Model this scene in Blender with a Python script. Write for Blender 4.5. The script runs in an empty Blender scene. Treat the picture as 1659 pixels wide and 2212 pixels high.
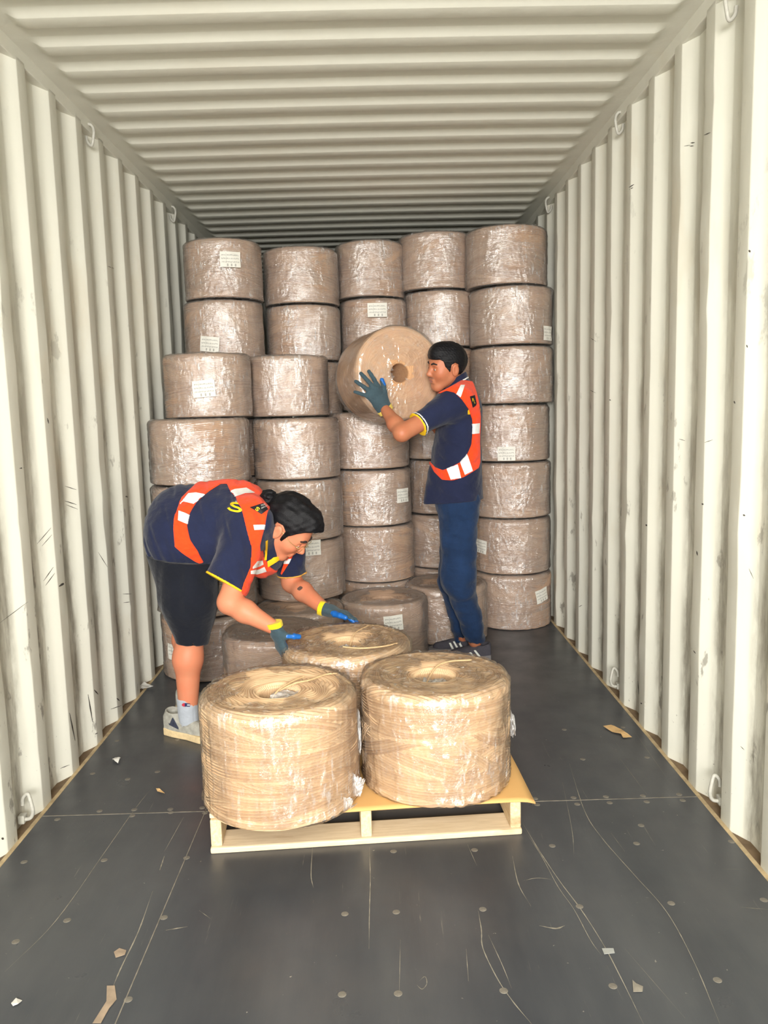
import bpy, bmesh, math, random
import numpy as np
from mathutils import Vector, Matrix
from mathutils.bvhtree import BVHTree

sc = bpy.context.scene
COL = sc.collection
rng = np.random.default_rng(7)
random.seed(7)
PI = math.pi

# ---------------------------------------------------------------- camera
IW, IH, FPX = 1659, 2212, 1712.8
YAW, PITCH, ROLL = .0077, .1274, -.0262
CAMP = np.array([.0541, 0., 1.3901])
def cam_axes():
    cy, sy, cp, sp = math.cos(YAW), math.sin(YAW), math.cos(PITCH), math.sin(PITCH)
    f = np.array([sy*cp, cy*cp, -sp]); r = np.array([cy, -sy, 0.]); u = np.cross(r, f)
    cr, sr = math.cos(ROLL), math.sin(ROLL)
    return cr*r+sr*u, -sr*r+cr*u, f
CR, CU, CF = cam_axes()
cd = bpy.data.cameras.new('camera'); cam = bpy.data.objects.new('camera', cd); COL.objects.link(cam)
cam.matrix_world = Matrix([[CR[i], CU[i], -CF[i], CAMP[i]] for i in range(3)]+[[0, 0, 0, 1]])
cd.sensor_fit = 'HORIZONTAL'; cd.sensor_width = 36; cd.lens = FPX/IW*36; cd.clip_start = .05; cd.clip_end = 100
sc.camera = cam
def at(x, y, Y):                       # point of the room seen at pixel (x, y), Y metres down the container
    d = CF + CR*(x-IW/2)/FPX - CU*(y-IH/2)/FPX
    return CAMP + d*(Y/d[1])
def onfloor(x, y, z=0.):
    d = CF + CR*(x-IW/2)/FPX - CU*(y-IH/2)/FPX
    return CAMP + d*((z-CAMP[2])/d[2])

# ---------------------------------------------------------------- light: daylight through the open doors
w = bpy.data.worlds.new('daylight'); sc.world = w; w.use_nodes = True
bg = w.node_tree.nodes['Background']; bg.inputs[0].default_value = (1.0, .98, .93, 1); bg.inputs[1].default_value = 2.6
def area(name, loc, target, sx, sy, power, color, spread=180):
    l = bpy.data.lights.new(name, 'AREA'); l.shape = 'RECTANGLE'; l.size = sx; l.size_y = sy; l.energy = power; l.color = color
    l.spread = math.radians(spread)
    o = bpy.data.objects.new(name, l); COL.objects.link(o); o.location = loc
    o.rotation_euler = (Vector(target)-Vector(loc)).to_track_quat('-Z', 'Y').to_euler()
    return o
area('daylight_door', (.0, -2.4, 1.9), (0, 5, 1.2), 1.5, 1.1, 62, (1.0, .98, .95), 80)
area('daylight_apron', (0, -1.9, .02), (0, 1.2, 2.7), 2.2, 1.8, 34, (1.0, .97, .88), 150)
area('daylight_sky', (0.1, -1.6, 3.6), (0, 2.6, .4), 2.0, 1.2, 30, (1.0, .95, .84), 100)
sc.view_settings.view_transform = 'Standard'; sc.view_settings.look = 'None'
sc.view_settings.exposure = 0.52; sc.view_settings.gamma = 1; sc.view_settings.use_curve_mapping = False

# ---------------------------------------------------------------- helpers
def srgb(r, g, b):
    return tuple((c/255/12.92 if c/255 <= .04045 else ((c/255+.055)/1.055)**2.4) for c in (r, g, b))+(1,)
class NT:
    def __init__(s, name):
        s.m = bpy.data.materials.new(name); s.m.use_nodes = True; s.t = s.m.node_tree
        s.b = s.t.nodes['Principled BSDF']; s.out = s.t.nodes['Material Output']
    def n(s, typ, **kw):
        nd = s.t.nodes.new(typ)
        for k, v in kw.items():
            if k.startswith('i_'):
                nd.inputs[k[2:].replace('_', ' ')].default_value = v
            else: setattr(nd, k, v)
        return nd
    def l(s, a, b): s.t.links.new(a, b)
    def math(s, op, a, b=None, clamp=False):
        nd = s.n('ShaderNodeMath', operation=op, use_clamp=clamp)
        for i, v in enumerate((a, b)):
            if v is None: continue
            if isinstance(v, (int, float)): nd.inputs[i].default_value = v
            else: s.l(v, nd.inputs[i])
        return nd.outputs[0]
    def noise(s, vec, scale, detail=4, rough=.55, stretch=(1, 1, 1)):
        mp = s.n('ShaderNodeMapping'); mp.inputs['Scale'].default_value = stretch; s.l(vec, mp.inputs[0])
        nz = s.n('ShaderNodeTexNoise'); nz.inputs['Scale'].default_value = scale; nz.inputs['Detail'].default_value = detail
        nz.inputs['Roughness'].default_value = rough; s.l(mp.outputs[0], nz.inputs['Vector']); return nz.outputs['Fac']
    def ramp(s, fac, stops):
        r = s.n('ShaderNodeValToRGB'); s.l(fac, r.inputs[0]); e = r.color_ramp.elements
        while len(e) < len(stops): e.new(.5)
        for el, (p, c) in zip(e, stops):
            el.position = p; el.color = c if isinstance(c, tuple) else (c, c, c, 1)
        return r.outputs[0]
    def mix(s, fac, a, b, mode='MIX'):
        m = s.n('ShaderNodeMix', data_type='RGBA', blend_type=mode)
        for sock, v in ((m.inputs[0], fac), (m.inputs[6], a), (m.inputs[7], b)):
            if isinstance(v, (int, float, tuple)): sock.default_value = v
            else: s.l(v, sock)
        return m.outputs[2]
    def obj(s): return s.n('ShaderNodeTexCoord').outputs['Object']
    def bump(s, h, strength=.3, dist=.002):
        b = s.n('ShaderNodeBump'); b.inputs['Strength'].default_value = strength; b.inputs['Distance'].default_value = dist
        s.l(h, b.inputs['Height']); s.l(b.outputs[0], s.b.inputs['Normal']); return b
    def set(s, **kw):
        for k, v in kw.items():
            sock = s.b.inputs[k.replace('_', ' ')]
            if isinstance(v, (int, float, tuple)): sock.default_value = v
            else: s.l(v, sock)
        return s
def plain(name, col, rough=.6, vary=.12, scale=30, bump=0., metallic=0., spec=.5):
    t = NT(name); nz = t.noise(t.obj(), scale)
    c = t.mix(t.ramp(nz, [(.3, 0.), (.7, 1.)]), tuple(x*(1-vary) for x in col[:3])+(1,), tuple(min(1, x*(1+vary)) for x in col[:3])+(1,))
    t.set(Base_Color=c, Roughness=rough, Metallic=metallic, Specular_IOR_Level=spec)
    if bump: t.bump(t.noise(t.obj(), scale*4), bump, .002)
    return t.m

def mesh_np(name, V, F, smooth=True):
    """V (n,3) float, F (m,4) or (m,3) int"""
    V = np.asarray(V, np.float32); F = np.asarray(F, np.int32)
    me = bpy.data.meshes.new(name); k = F.shape[1]
    me.vertices.add(len(V)); me.vertices.foreach_set('co', V.ravel())
    me.loops.add(F.size); me.loops.foreach_set('vertex_index', F.ravel())
    me.polygons.add(len(F)); me.polygons.foreach_set('loop_start', np.arange(0, F.size, k, dtype=np.int32))
    try: me.polygons.foreach_set('loop_total', np.full(len(F), k, dtype=np.int32))
    except Exception: pass
    me.update(calc_edges=True); me.validate()
    if smooth: me.polygons.foreach_set('use_smooth', np.ones(len(me.polygons), bool))
    return me
def grid_faces(nu, nv, wrap_u=False, wrap_v=False, flip=False):
    """index = u*nv + v"""
    u = np.arange(nu if wrap_u else nu-1); v = np.arange(nv if wrap_v else nv-1)
    U, Vv = np.meshgrid(u, v, indexing='ij'); U2 = (U+1) % nu; V2 = (Vv+1) % nv
    F = np.stack([U*nv+Vv, U2*nv+Vv, U2*nv+V2, U*nv+V2], -1).reshape(-1, 4)
    return F[:, ::-1] if flip else F
def link(name, me, mat=None, parent=None, loc=None, rz=0.):
    o = bpy.data.objects.new(name, me); COL.objects.link(o)
    if mat is not None:
        for m_ in (mat if isinstance(mat, (list, tuple)) else [mat]): me.materials.append(m_)
    if parent is not None: o.parent = parent
    if loc is not None: o.location = loc
    if rz: o.rotation_euler.z = rz
    return o
def empty(name, loc=(0, 0, 0), rz=0.):
    o = bpy.data.objects.new(name, None); COL.objects.link(o); o.location = loc; o.rotation_euler.z = rz
    o.empty_display_size = .1
    return o
def tag(o, label=None, cat=None, group=None, kind=None):
    for k, v in (('label', label), ('category', cat), ('group', group), ('kind', kind)):
        if v: o[k] = v
    return o
def boxes_mesh(name, bl, bevel=.003, smooth=False):
    """bl: list of (cx,cy,cz,sx,sy,sz[,rz])"""
    bm = bmesh.new()
    for b in bl:
        M = Matrix.Translation(b[:3]) @ Matrix.Rotation(b[6] if len(b) > 6 else 0, 4, 'Z') @ Matrix.Diagonal((b[3], b[4], b[5], 1))
        bmesh.ops.create_cube(bm, size=1, matrix=M)
    if bevel: bmesh.ops.bevel(bm, geom=bm.edges[:], offset=bevel, segments=2, affect='EDGES', profile=.6)
    me = bpy.data.meshes.new(name); bm.to_mesh(me); bm.free()
    if smooth: me.polygons.foreach_set('use_smooth', np.ones(len(me.polygons), bool))
    return me
def tube_mesh(name, pts, radii, n=12, cap=True):
    pts = np.asarray(pts, float); m = len(pts)
    radii = np.broadcast_to(np.asarray(radii, float), (m,))
    T = np.gradient(pts, axis=0); T /= np.linalg.norm(T, axis=1)[:, None]+1e-12
    up = np.array([0, 0, 1.]) if abs(T[0][2]) < .9 else np.array([1., 0, 0])
    N = []; nrm = np.cross(T[0], up); nrm /= np.linalg.norm(nrm)
    for t in T:
        nrm = nrm - t*(nrm@t); nrm /= np.linalg.norm(nrm); N.append(nrm.copy())
    N = np.array(N); B = np.cross(T, N); a = np.arange(n)/n*2*PI
    V = pts[:, None]+radii[:, None, None]*(np.cos(a)[None, :, None]*N[:, None]+np.sin(a)[None, :, None]*B[:, None])
    V = V.reshape(-1, 3); F = grid_faces(m, n, wrap_v=True)
    if cap:
        V = np.vstack([V, pts[0], pts[-1]]); k = len(V)-2
        c = [[k, (i+1) % n, i, i] for i in range(n)]+[[k+1, (m-1)*n+i, (m-1)*n+(i+1) % n, (m-1)*n+(i+1) % n] for i in range(n)]
        me = bpy.data.meshes.new(name)
        me.from_pydata(V.tolist(), [], F.tolist()+[f[:3] for f in c]); me.update()
        me.polygons.foreach_set('use_smooth', np.ones(len(me.polygons), bool)); return me
    return mesh_np(name, V, F)
def spline(P, n=8):
    P = np.asarray(P, float); out = []
    Q = np.vstack([2*P[0]-P[1], P, 2*P[-1]-P[-2]])
    for i in range(1, len(Q)-2):
        for t in np.arange(n)/n:
            a, b, c, d = Q[i-1], Q[i], Q[i+1], Q[i+2]
            out.append(.5*((2*b)+(-a+c)*t+(2*a-5*b+4*c-d)*t*t+(-a+3*b-3*c+d)*t**3))
    out.append(P[-1]); return np.array(out)

# ---------------------------------------------------------------- materials of the room
def wall_mat(name, stain=1.):
    t = NT(name); o = t.obj(); sx = t.n('ShaderNodeSeparateXYZ'); t.l(o, sx.inputs[0])
    base = t.mix(t.noise(o, 1.3, 3), srgb(212, 211, 199), srgb(226, 225, 212))
    # grime rubbed into the outer flats of the corrugation, scuffs and rust spots
    ax = t.math('ABSOLUTE', sx.outputs[0]); rec = t.math('MULTIPLY', t.math('SUBTRACT', ax, 1.196), 70, clamp=True)
    low = t.math('SUBTRACT', 1.15, t.math('MULTIPLY', sx.outputs[2], .42), clamp=True)
    g1 = t.ramp(t.noise(o, 3.2, 6, .66, (1, 2.5, .6)), [(.42, 0.), (.60, 1.)])
    f1 = t.math('MULTIPLY', t.math('MULTIPLY', g1, rec), t.math('MULTIPLY', low, .85*stain))
    c = t.mix(f1, base, srgb(120, 113, 98))
    g2 = t.ramp(t.noise(o, 1.7, 5, .6, (1, 2, .8)), [(.56, 0.), (.75, 1.)])
    c = t.mix(t.math('MULTIPLY', g2, .3*stain), c, srgb(196, 172, 132))
    g3 = t.ramp(t.noise(o, 9, 5, .65, (1, 1, .5)), [(.63, 0.), (.67, 1.)])
    c = t.mix(t.math('MULTIPLY', t.math('MULTIPLY', g3, low), .6*stain), c, srgb(92, 84, 74))
    g4 = t.ramp(t.noise(o, 60, 3, .6), [(.70, 0.), (.73, 1.)])
    lowz = t.math('SUBTRACT', 1.0, t.math('MULTIPLY', sx.outputs[2], 2.6), clamp=True)
    c = t.mix(t.math('MULTIPLY', t.math('MULTIPLY', g4, lowz), .8*stain), c, srgb(70, 58, 50))
    t.set(Base_Color=c, Roughness=.55, Specular_IOR_Level=.35)
    t.bump(t.noise(o, 6, 4), .35, .01)
    return t.m
M_wall = wall_mat('painted_steel_wall'); M_ceil = wall_mat('painted_steel_roof', .35); M_rail = wall_mat('painted_steel_rail', .5)
def floor_mat():
    t = NT('black_film_plywood'); o = t.obj()
    base = t.mix(t.ramp(t.noise(o, 2.2, 6, .6, (1.5, .35, 1)), [(.3, 0.), (.7, 1.)]), srgb(50, 53, 59), srgb(74, 76, 79))
    sc1 = t.ramp(t.noise(o, 26, 5, .7, (3.2, .12, 1)), [(.66, 0.), (.72, 1.)])
    c = t.mix(t.math('MULTIPLY', sc1, .35), base, srgb(150, 142, 128))
    sp = t.ramp(t.noise(o, 55, 3, .6), [(.725, 0.), (.75, 1.)])
    c = t.mix(t.math('MULTIPLY', sp, .7), c, srgb(170, 164, 150))
    dust = t.ramp(t.noise(o, 1.1, 5, .6), [(.45, 0.), (.8, 1.)])
    c = t.mix(t.math('MULTIPLY', dust, .22), c, srgb(116, 112, 106))
    t.set(Base_Color=c, Roughness=t.ramp(t.noise(o, 5, 5), [(.3, .27), (.75, .5)]), Specular_IOR_Level=.5)
    t.bump(t.noise(o, 40, 4, .6, (2, .15, 1)), .15, .002)
    return t.m
M_floor = floor_mat()
M_tan = plain('worn_tan_edge', srgb(178, 158, 122), .8, .25, 22)
M_brown = plain('dirty_sill', srgb(118, 98, 74), .9, .35, 14)
M_galv = plain('grey_painted_ring', srgb(176, 174, 164), .5, .15, 40)
M_screw = plain('worn_screw_head', srgb(122, 117, 108), .6, .25, 60, metallic=.3)

# ---------------------------------------------------------------- container shell
YB, YE = -.55, 11.9
def wall(side):
    s = -1 if side == 'left' else 1
    P = .278; xs = []; ys = []
    k0 = int((YB-2.775)/P)-1
    prof = [(-.072, 0), (-.068, 0), (-.004, 0), (.000, .001), (.004, .004), (.064, .032), (.068, .035), (.072, .036), (.136, .036), (.140, .035), (.144, .032), (.204-.002, .002)]
    k = k0
    while 2.775+k*P < YE+P:
        for dy, dx in prof:
            ys.append(2.775+k*P+dy); xs.append(1.175+dx)
        k += 1
    ys = np.array(ys); xs = np.array(xs); m = (ys > YB) & (ys < YE); ys, xs = ys[m], xs[m]
    zs = np.concatenate([np.linspace(-.02, .5, 14), np.linspace(.56, 2.66, 36)])
    Yg, Zg = np.meshgrid(ys, zs, indexing='ij'); Xg = np.broadcast_to(xs[:, None], Yg.shape).copy()
    r = np.random.default_rng(3 if s < 0 else 4)
    for _ in range(150):                           # dents knocked into the panels
        y0, z0, a, sy, sz = r.uniform(1, 6), r.uniform(0, 2.4), r.uniform(.001, .006)*r.choice([-1, 1]), r.uniform(.02, .07), r.uniform(.02, .12)
        Xg += a*np.exp(-((Yg-y0)/sy)**2-((Zg-z0)/sz)**2)
    V = np.stack([s*Xg, Yg, Zg], -1).reshape(-1, 3)
    me = mesh_np('wall_'+side, V, grid_faces(len(ys), len(zs), flip=(s > 0)), smooth=False)
    return tag(link('wall_'+side, me, M_wall), kind='structure')
wall('left'); wall('right')
# roof skin with its pressed cross ribs
def roof():
    P = .2035; pr = [(-.021, 0), (-.017, .001), (.015, .019), (.019, .020), (.085, .020), (.089, .019), (.113, .001), (.117, 0)]
    ys, ds = [], []; k = -18
    while 2.752+k*P < YE+.1:
        for dy, d in pr: ys.append(2.752+k*P+dy); ds.append(d)
        k += 1
    ys, ds = np.array(ys), np.array(ds); m = (ys > YB) & (ys < YE); ys, ds = ys[m], ds[m]
    xs = np.concatenate([[-1.2, -1.175, -1.14, -1.12, -1.108, -1.096, -1.084, -1.072, -1.05], np.linspace(-1, 1, 21), [1.05, 1.072, 1.084, 1.096, 1.108, 1.12, 1.14, 1.175, 1.2]])
    fade = np.clip((1.12-np.abs(xs))/.05, 0, 1); fade = fade*fade*(3-2*fade)
    X, Yg = np.meshgrid(xs, ys, indexing='ij')
    Z = 2.70-ds[None]*fade[:, None]+.006*np.cos(X/1.2*PI/2)
    me = mesh_np('ceiling', np.stack([X, Yg, Z], -1).reshape(-1, 3), grid_faces(len(xs), len(ys), flip=False), smooth=True)
    tag(link('ceiling', me, M_ceil), kind='structure')
roof()
for i, s in enumerate((-1, 1)):
    L = YE-YB; c = (YE+YB)/2
    rl = link('trim_%d' % (i+1), boxes_mesh('top_rail', [(s*1.2, c, 2.678, .05, L, .064)], .004), M_rail); tag(rl, kind='structure')
    bt = link('trim_%d' % (i+3), boxes_mesh('bottom_sill', [(s*1.20, c, -.012, .08, L, .02)], 0), M_brown); tag(bt, kind='structure')
    st = link('trim_%d' % (i+5), boxes_mesh('floor_edge', [(s*1.168, c, -.006, .016, L, .016)], .003), M_tan); tag(st, kind='structure')
tag(link('wall_back', boxes_mesh('wall_back', [(0, YE+.02, 1.33, 2.5, .04, 2.8)], 0), M_wall), kind='structure')
floor = tag(link('floor', boxes_mesh('floor', [(0, (YE+YB)/2, -.016, 2.322, YE-YB, .032)], 0), M_floor), kind='structure')
tag(link('ground', boxes_mesh('ground', [(0, -6.6, -.05, 14, 12, .04)], 0), plain('concrete_apron', srgb(190, 184, 170), .9, .1, 3)), kind='structure')
# seams, screws and scratches of the floor
M_seam = plain('seam_filler', srgb(120, 114, 103), .8, .3, 30)
link('floor_seam', boxes_mesh('floor_seam', [(0, 2.655, .0004, 2.32, .004, .0012)]+[(x, 5.6, .0004, .003, 12, .0012) for x in (-.585,)], 0), M_seam, floor)
def disc_mesh(name, r=.011, h=.0016, n=20):
    bm = bmesh.new(); bmesh.ops.create_cone(bm, cap_ends=True, segments=n, radius1=r, radius2=r*.86, depth=h, matrix=Matrix.Translation((0, 0, h/2)))
    me = bpy.data.meshes.new(name); bm.to_mesh(me); bm.free(); return me
scm = disc_mesh('screw_head', .0105, .0007); scm.materials.append(M_screw)
scr_px = [(52, 1862), (225, 1858), (403, 1853), (145, 1988), (354, 1982), (745, 1974), (850, 1839), (1025, 1836), (1193, 1827), (856, 1970), (1043, 1964), (1252, 1958), (1450, 1951), (739, 2148), (860, 2146), (1088, 2140), (1324, 2130), (1550, 2117), (277, 2159), (34, 2034), (1580, 1818),
          (290, 1749), (215, 1752), (286, 1762), (368, 1748), (369, 1755), (124, 1770), (443, 1756), (437, 1745), (1160, 1738), (1156, 1725), (1247, 1737), (1239, 1723), (1317, 1734), (1309, 1721), (1397, 1732), (1389, 1719), (1475, 1729), (1467, 1716), (1219, 1576), (1259, 1640), (1398, 1636), (200, 1671), (276, 1683), (340, 1667), (253, 1600), (1346, 1571), (383, 1598), (1385, 1783), (1375, 1822), (1650, 1944)]
for i, (x, y) in enumerate(scr_px):
    p = onfloor(x, y); o = link('screw_head', scm, None, floor, (p[0], p[1], .0)); o.scale = (1, 1, 1)
M_scr = plain('pale_scratch', srgb(136, 130, 116), .8, .3, 40)
def strips(name, lines, mat, parent, z=.0006):
    V, F = [], []
    for pts, wd in lines:
        P = spline(np.array([onfloor(x, y)[:2] for x, y in pts]), 6)
        T = np.gradient(P, axis=0); T /= np.linalg.norm(T, axis=1)[:, None]+1e-9; N = np.stack([-T[:, 1], T[:, 0]], 1)
        ww = wd*.75*(.6+.8*rng.random(len(P)))[:, None]*np.clip(np.minimum(np.arange(len(P)), np.arange(len(P))[::-1])/4, .25, 1)[:, None]
        b = len(V)
        for q in (P+N*ww/2, P-N*ww/2): V += [(a, c, z) for a, c in q]
        n = len(P); F += [[b+i, b+i+1, b+n+i+1, b+n+i] for i in range(n-1)]
    return link(name, mesh_np(name, V, F, False), mat, parent)
strips('scratch', [([(1130, 1780), (1165, 1838), (1210, 1905), (1255, 1965), (1303, 2040), (1340, 2110), (1390, 2212)], .003),
 ([(1133, 1793), (1170, 1850), (1205, 1915), (1240, 1965), (1275, 2030), (1300, 2065)], .002),
 ([(1230, 1650), (1262, 1750), (1300, 1810), (1370, 1890), (1440, 1970), (1500, 2080), (1555, 2212)], .0025),
 ([(1033, 1968), (1040, 2010), (1043, 2048), (1072, 2110), (1105, 2160), (1148, 2212)], .003),
 ([(1055, 2020), (1085, 2085), (1105, 2135)], .002), ([(1107, 1850), (1120, 1910), (1147, 1958)], .003),
 ([(1010, 1825), (1030, 1870)], .003), ([(1340, 1640), (1400, 1720)], .0025), ([(1370, 1580), (1440, 1680)], .002), ([(1560, 1878), (1610, 1878)], .002),
 ([(330, 1700), (290, 1750), (220, 1850), (120, 1990), (10, 2100)], .0025), ([(397, 1765), (355, 1840)], .004), ([(355, 1850), (345, 1880)], .008),
 ([(798, 1830), (800, 1900), (798, 1970), (797, 2050)], .003), ([(675, 1830), (672, 1890), (677, 1918)], .004), ([(330, 1925), (300, 2010), (262, 2090), (245, 2130)], .004),
 ([(358, 2010), (405, 2002)], .008), ([(1165, 2000), (1200, 2006), (1220, 2000)], .006), ([(1130, 1903), (1160, 1897), (1190, 1900)], .003), ([(1350, 2050), (1480, 2200)], .0015), ([(1600, 1960), (1659, 1965)], .003), ([(430, 1967), (455, 1985)], .003),
 ([(1215, 1690), (1235, 1790), (1240, 1845)], .002), ([(1320, 1800), (1350, 1840)], .003), ([(865, 2030), (862, 2160)], .0025), ([(1007, 2050), (1012, 2120)], .003), ([(905, 2120), (918, 2110), (922, 2125), (912, 2137), (900, 2128)], .002)], M_scr, floor)

# scraps lying about
def scrap(name, outline, z, mat, label, cat, curl=.006, seed=1):
    P = np.array([onfloor(x, y)[:2] for x, y in outline]); c = P.mean(0); r = np.random.default_rng(seed)
    bm = bmesh.new(); vs = [bm.verts.new((p[0], p[1], z+.001+curl*r.random())) for p in P]; bm.faces.new(vs)
    bmesh.ops.triangulate(bm, faces=bm.faces[:]); bmesh.ops.subdivide_edges(bm, edges=bm.edges[:], cuts=2)
    for v in bm.verts: v.co.z += curl*.4*r.random()
    R_ = bmesh.ops.extrude_face_region(bm, geom=bm.faces[:])
    for v in R_['geom']:
        if isinstance(v, bmesh.types.BMVert): v.co.z += .0008
    for v in bm.verts: v.co.x -= c[0]; v.co.y -= c[1]
    bmesh.ops.recalc_face_normals(bm, faces=bm.faces[:])
    me = bpy.data.meshes.new(name); bm.to_mesh(me); bm.free()
    return tag(link(name, me, mat, loc=(c[0], c[1], 0)), label, cat)
M_kraft = plain('torn_kraft_paper', srgb(206, 170, 118), .8, .15, 20); M_white = plain('torn_white_plastic', srgb(205, 203, 196), .5, .15, 30)
M_tape = plain('dull_tape', srgb(150, 132, 112), .75, .2, 25)
scrap('paper_scrap', [(1303, 1571), (1320, 1569), (1342, 1577), (1350, 1585), (1365, 1594), (1346, 1596), (1341, 1588), (1322, 1583)], 0, M_kraft, 'long torn brown kraft paper scrap on the black floor near the right wall', 'paper scrap')
scrap('plastic_scrap', [(302, 1488), (312, 1482), (330, 1485), (332, 1490), (312, 1492), (303, 1494)], 0, M_white, 'crumpled white plastic scrap at the foot of the left wall', 'scrap', .02)
scrap('plastic_scrap', [(243, 1644), (252, 1640), (261, 1644), (255, 1651), (246, 1648)], 0, M_white, 'small white plastic scrap on the floor left of the bending worker\'s shoe', 'scrap', .015, 2)
scrap('wood_splinter', [(337, 1706), (345, 1708), (356, 1715), (353, 1717), (340, 1711)], 0, M_kraft, 'thin pale wood splinter on the floor left of the pallet', 'splinter')
scrap('tape_strip', [(231, 2131), (248, 2131), (252, 2160), (236, 2180), (218, 2212), (200, 2212), (230, 2165)], 0, M_tape, 'bent strip of brown tape stuck at the bottom left of the floor', 'tape', .001)
scrap('tape_patch', [(246, 2058), (258, 2050), (273, 2054), (270, 2064), (250, 2070)], 0, M_tape, 'square scrap of brown tape stuck above the long tape strip', 'tape', .001)
scrap('paper_patch', [(1300, 2050), (1325, 2050), (1328, 2060), (1305, 2063)], 0, plain('grey_paper', srgb(150, 152, 148), .8, .1, 30), 'small grey rectangular paper patch stuck on a long floor scratch at right', 'paper scrap', .0008)
scrap('paper_patch', [(24, 2170), (35, 2160), (48, 2163), (40, 2172), (28, 2175)], 0, M_white, 'small white paper chip in the bottom left corner of the floor', 'paper scrap', .003)
scrap('paper_patch', [(1366, 2118), (1374, 2126), (1389, 2132), (1388, 2144), (1368, 2144)], 0, plain('grey_residue', srgb(132, 126, 114), .8, .2, 30), 'ragged grey glue patch on the floor at lower right', 'paper scrap', .0008)

# lashing rings welded along the top and bottom rails
def ring_mesh():
    P = spline([(0, 0, 0), (.028, -.004, -.006), (.04, -.006, -.03), (.034, -.004, -.07), (.024, 0, -.092), (.006, .003, -.075), (.002, .004, -.05)], 6)
    return tube_mesh('ring_bar', P, .0065, 10)
rm = ring_mesh(); rm.materials.append(M_galv)
pm = boxes_mesh('weld_lug', [(.0, 0, .004, .022, .03, .03)], .004); pm.materials.append(M_galv)
for (x, y, s, top, lb) in [(190, 288, -1, 1, 'bent steel lashing ring under the roof rail of the left wall, nearer one'), (370, 460, -1, 1, 'bent steel lashing ring under the roof rail of the left wall, above the rolls'),
                           (1342, 262, 1, 1, 'bent steel lashing ring under the roof rail of the right wall, middle one'), (1188, 440, 1, 1, 'bent steel lashing ring under the roof rail of the right wall, above the rolls'), (1585, 4, 1, 1, 'bent steel lashing ring at the top right corner of the right wall'),
                           (55, 1752, -1, 0, 'steel lashing ring at the foot of the left wall'), (1550, 1712, 1, 0, 'steel lashing ring at the foot of the right wall, nearer one'), (1331, 1470, 1, 0, 'steel lashing ring at the foot of the right wall, farther one')]:
    d = CF + CR*(x-IW/2)/FPX - CU*(y-IH/2)/FPX; t = (s*1.18-CAMP[0])/d[0]; p = CAMP+d*t
    e = empty('lashing_ring', (s*1.192, p[1], p[2]+(.04 if top else -.03))); tag(e, lb, 'lashing ring', 'lashing rings on the container walls')
    a = link('ring_bar', rm, None, e); b = link('weld_lug', pm, None, e)
    a.scale = (-s, 1, 1 if top else -1)

# ---------------------------------------------------------------- pallet and cardboard sheet
def wood(name, a, b, axis=(1, 12, 12)):
    t = NT(name); o = t.obj()
    g = t.noise(o, 9, 5, .65, axis); c = t.mix(t.ramp(g, [(.35, 0.), (.65, 1.)]), a, b)
    k = t.ramp(t.noise(o, 3.3, 4, .6, (1, 4, 2)), [(.62, 0.), (.72, 1.)])
    c = t.mix(t.math('MULTIPLY', k, .5), c, srgb(150, 104, 62))
    t.set(Base_Color=c, Roughness=.75, Specular_IOR_Level=.25); t.bump(g, .2, .002); return t.m
M_pineX = wood('pine_board', srgb(212, 190, 156), srgb(228, 208, 176), (1.2, 14, 14))
M_pineY = wood('pine_stringer', srgb(204, 176, 134), srgb(226, 206, 170), (10, 1.5, 10))
M_card = plain('corrugated_cardboard', srgb(214, 168, 104), .85, .05, 6, .05)
pal = empty('wooden_pallet', (-.006, 2.415, 0), math.atan2(.062, 1.01))
tag(pal, 'new pale pine pallet with open front on the black floor', 'pallet')
PD = 1.02
def board(name, b, mat, bev=.004, parent=pal): return link(name, boxes_mesh(name, [b], bev), mat, parent)
for x in (-.485, -.005, .485):
    s = link('stringer', boxes_mesh('stringer', [(x, PD/2, .0655, .036, PD, .091)], .006), M_pineY, pal)
for i, y in enumerate((.05, .28, .51, .74, .97)):
    board('bottom_board', (0, y, .010, 1.01, .1 if i else .115, .02), M_pineX, .006)
for i, y in enumerate((.06, .21, .36, .51, .66, .81, .96)):
    board('deck_board', (0, y, .1195, 1.01, .1, .017), M_pineX, .004)
def sheet():
    nx, ny = 40, 40; x = np.linspace(-.43, .535, nx); y = np.linspace(-.035, 1.03, ny); X, Y = np.meshgrid(x, y, indexing='ij')
    Z = .1285+.0015*np.sin(X*9)*np.sin(Y*5+1)+.0005
    Z += -.010*np.clip((X-.50)/.035, 0, 1)*np.clip(.2-Y, 0, .2)/.2
    V = np.stack([X, Y, Z], -1).reshape(-1, 3); me = mesh_np('cardboard_sheet', V, grid_faces(nx, ny)); o = link('cardboard_sheet', me, M_card, loc=(-.0, 2.415, 0), rz=math.atan2(.062, 1.01))
    m = o.modifiers.new('thickness', 'SOLIDIFY'); m.thickness = .004; m.offset = 1
    return tag(o, 'flat brown cardboard sheet lying on the pallet under the twine rolls', 'cardboard sheet')
sheet()
ZP = .1335   # top of the sheet

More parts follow.
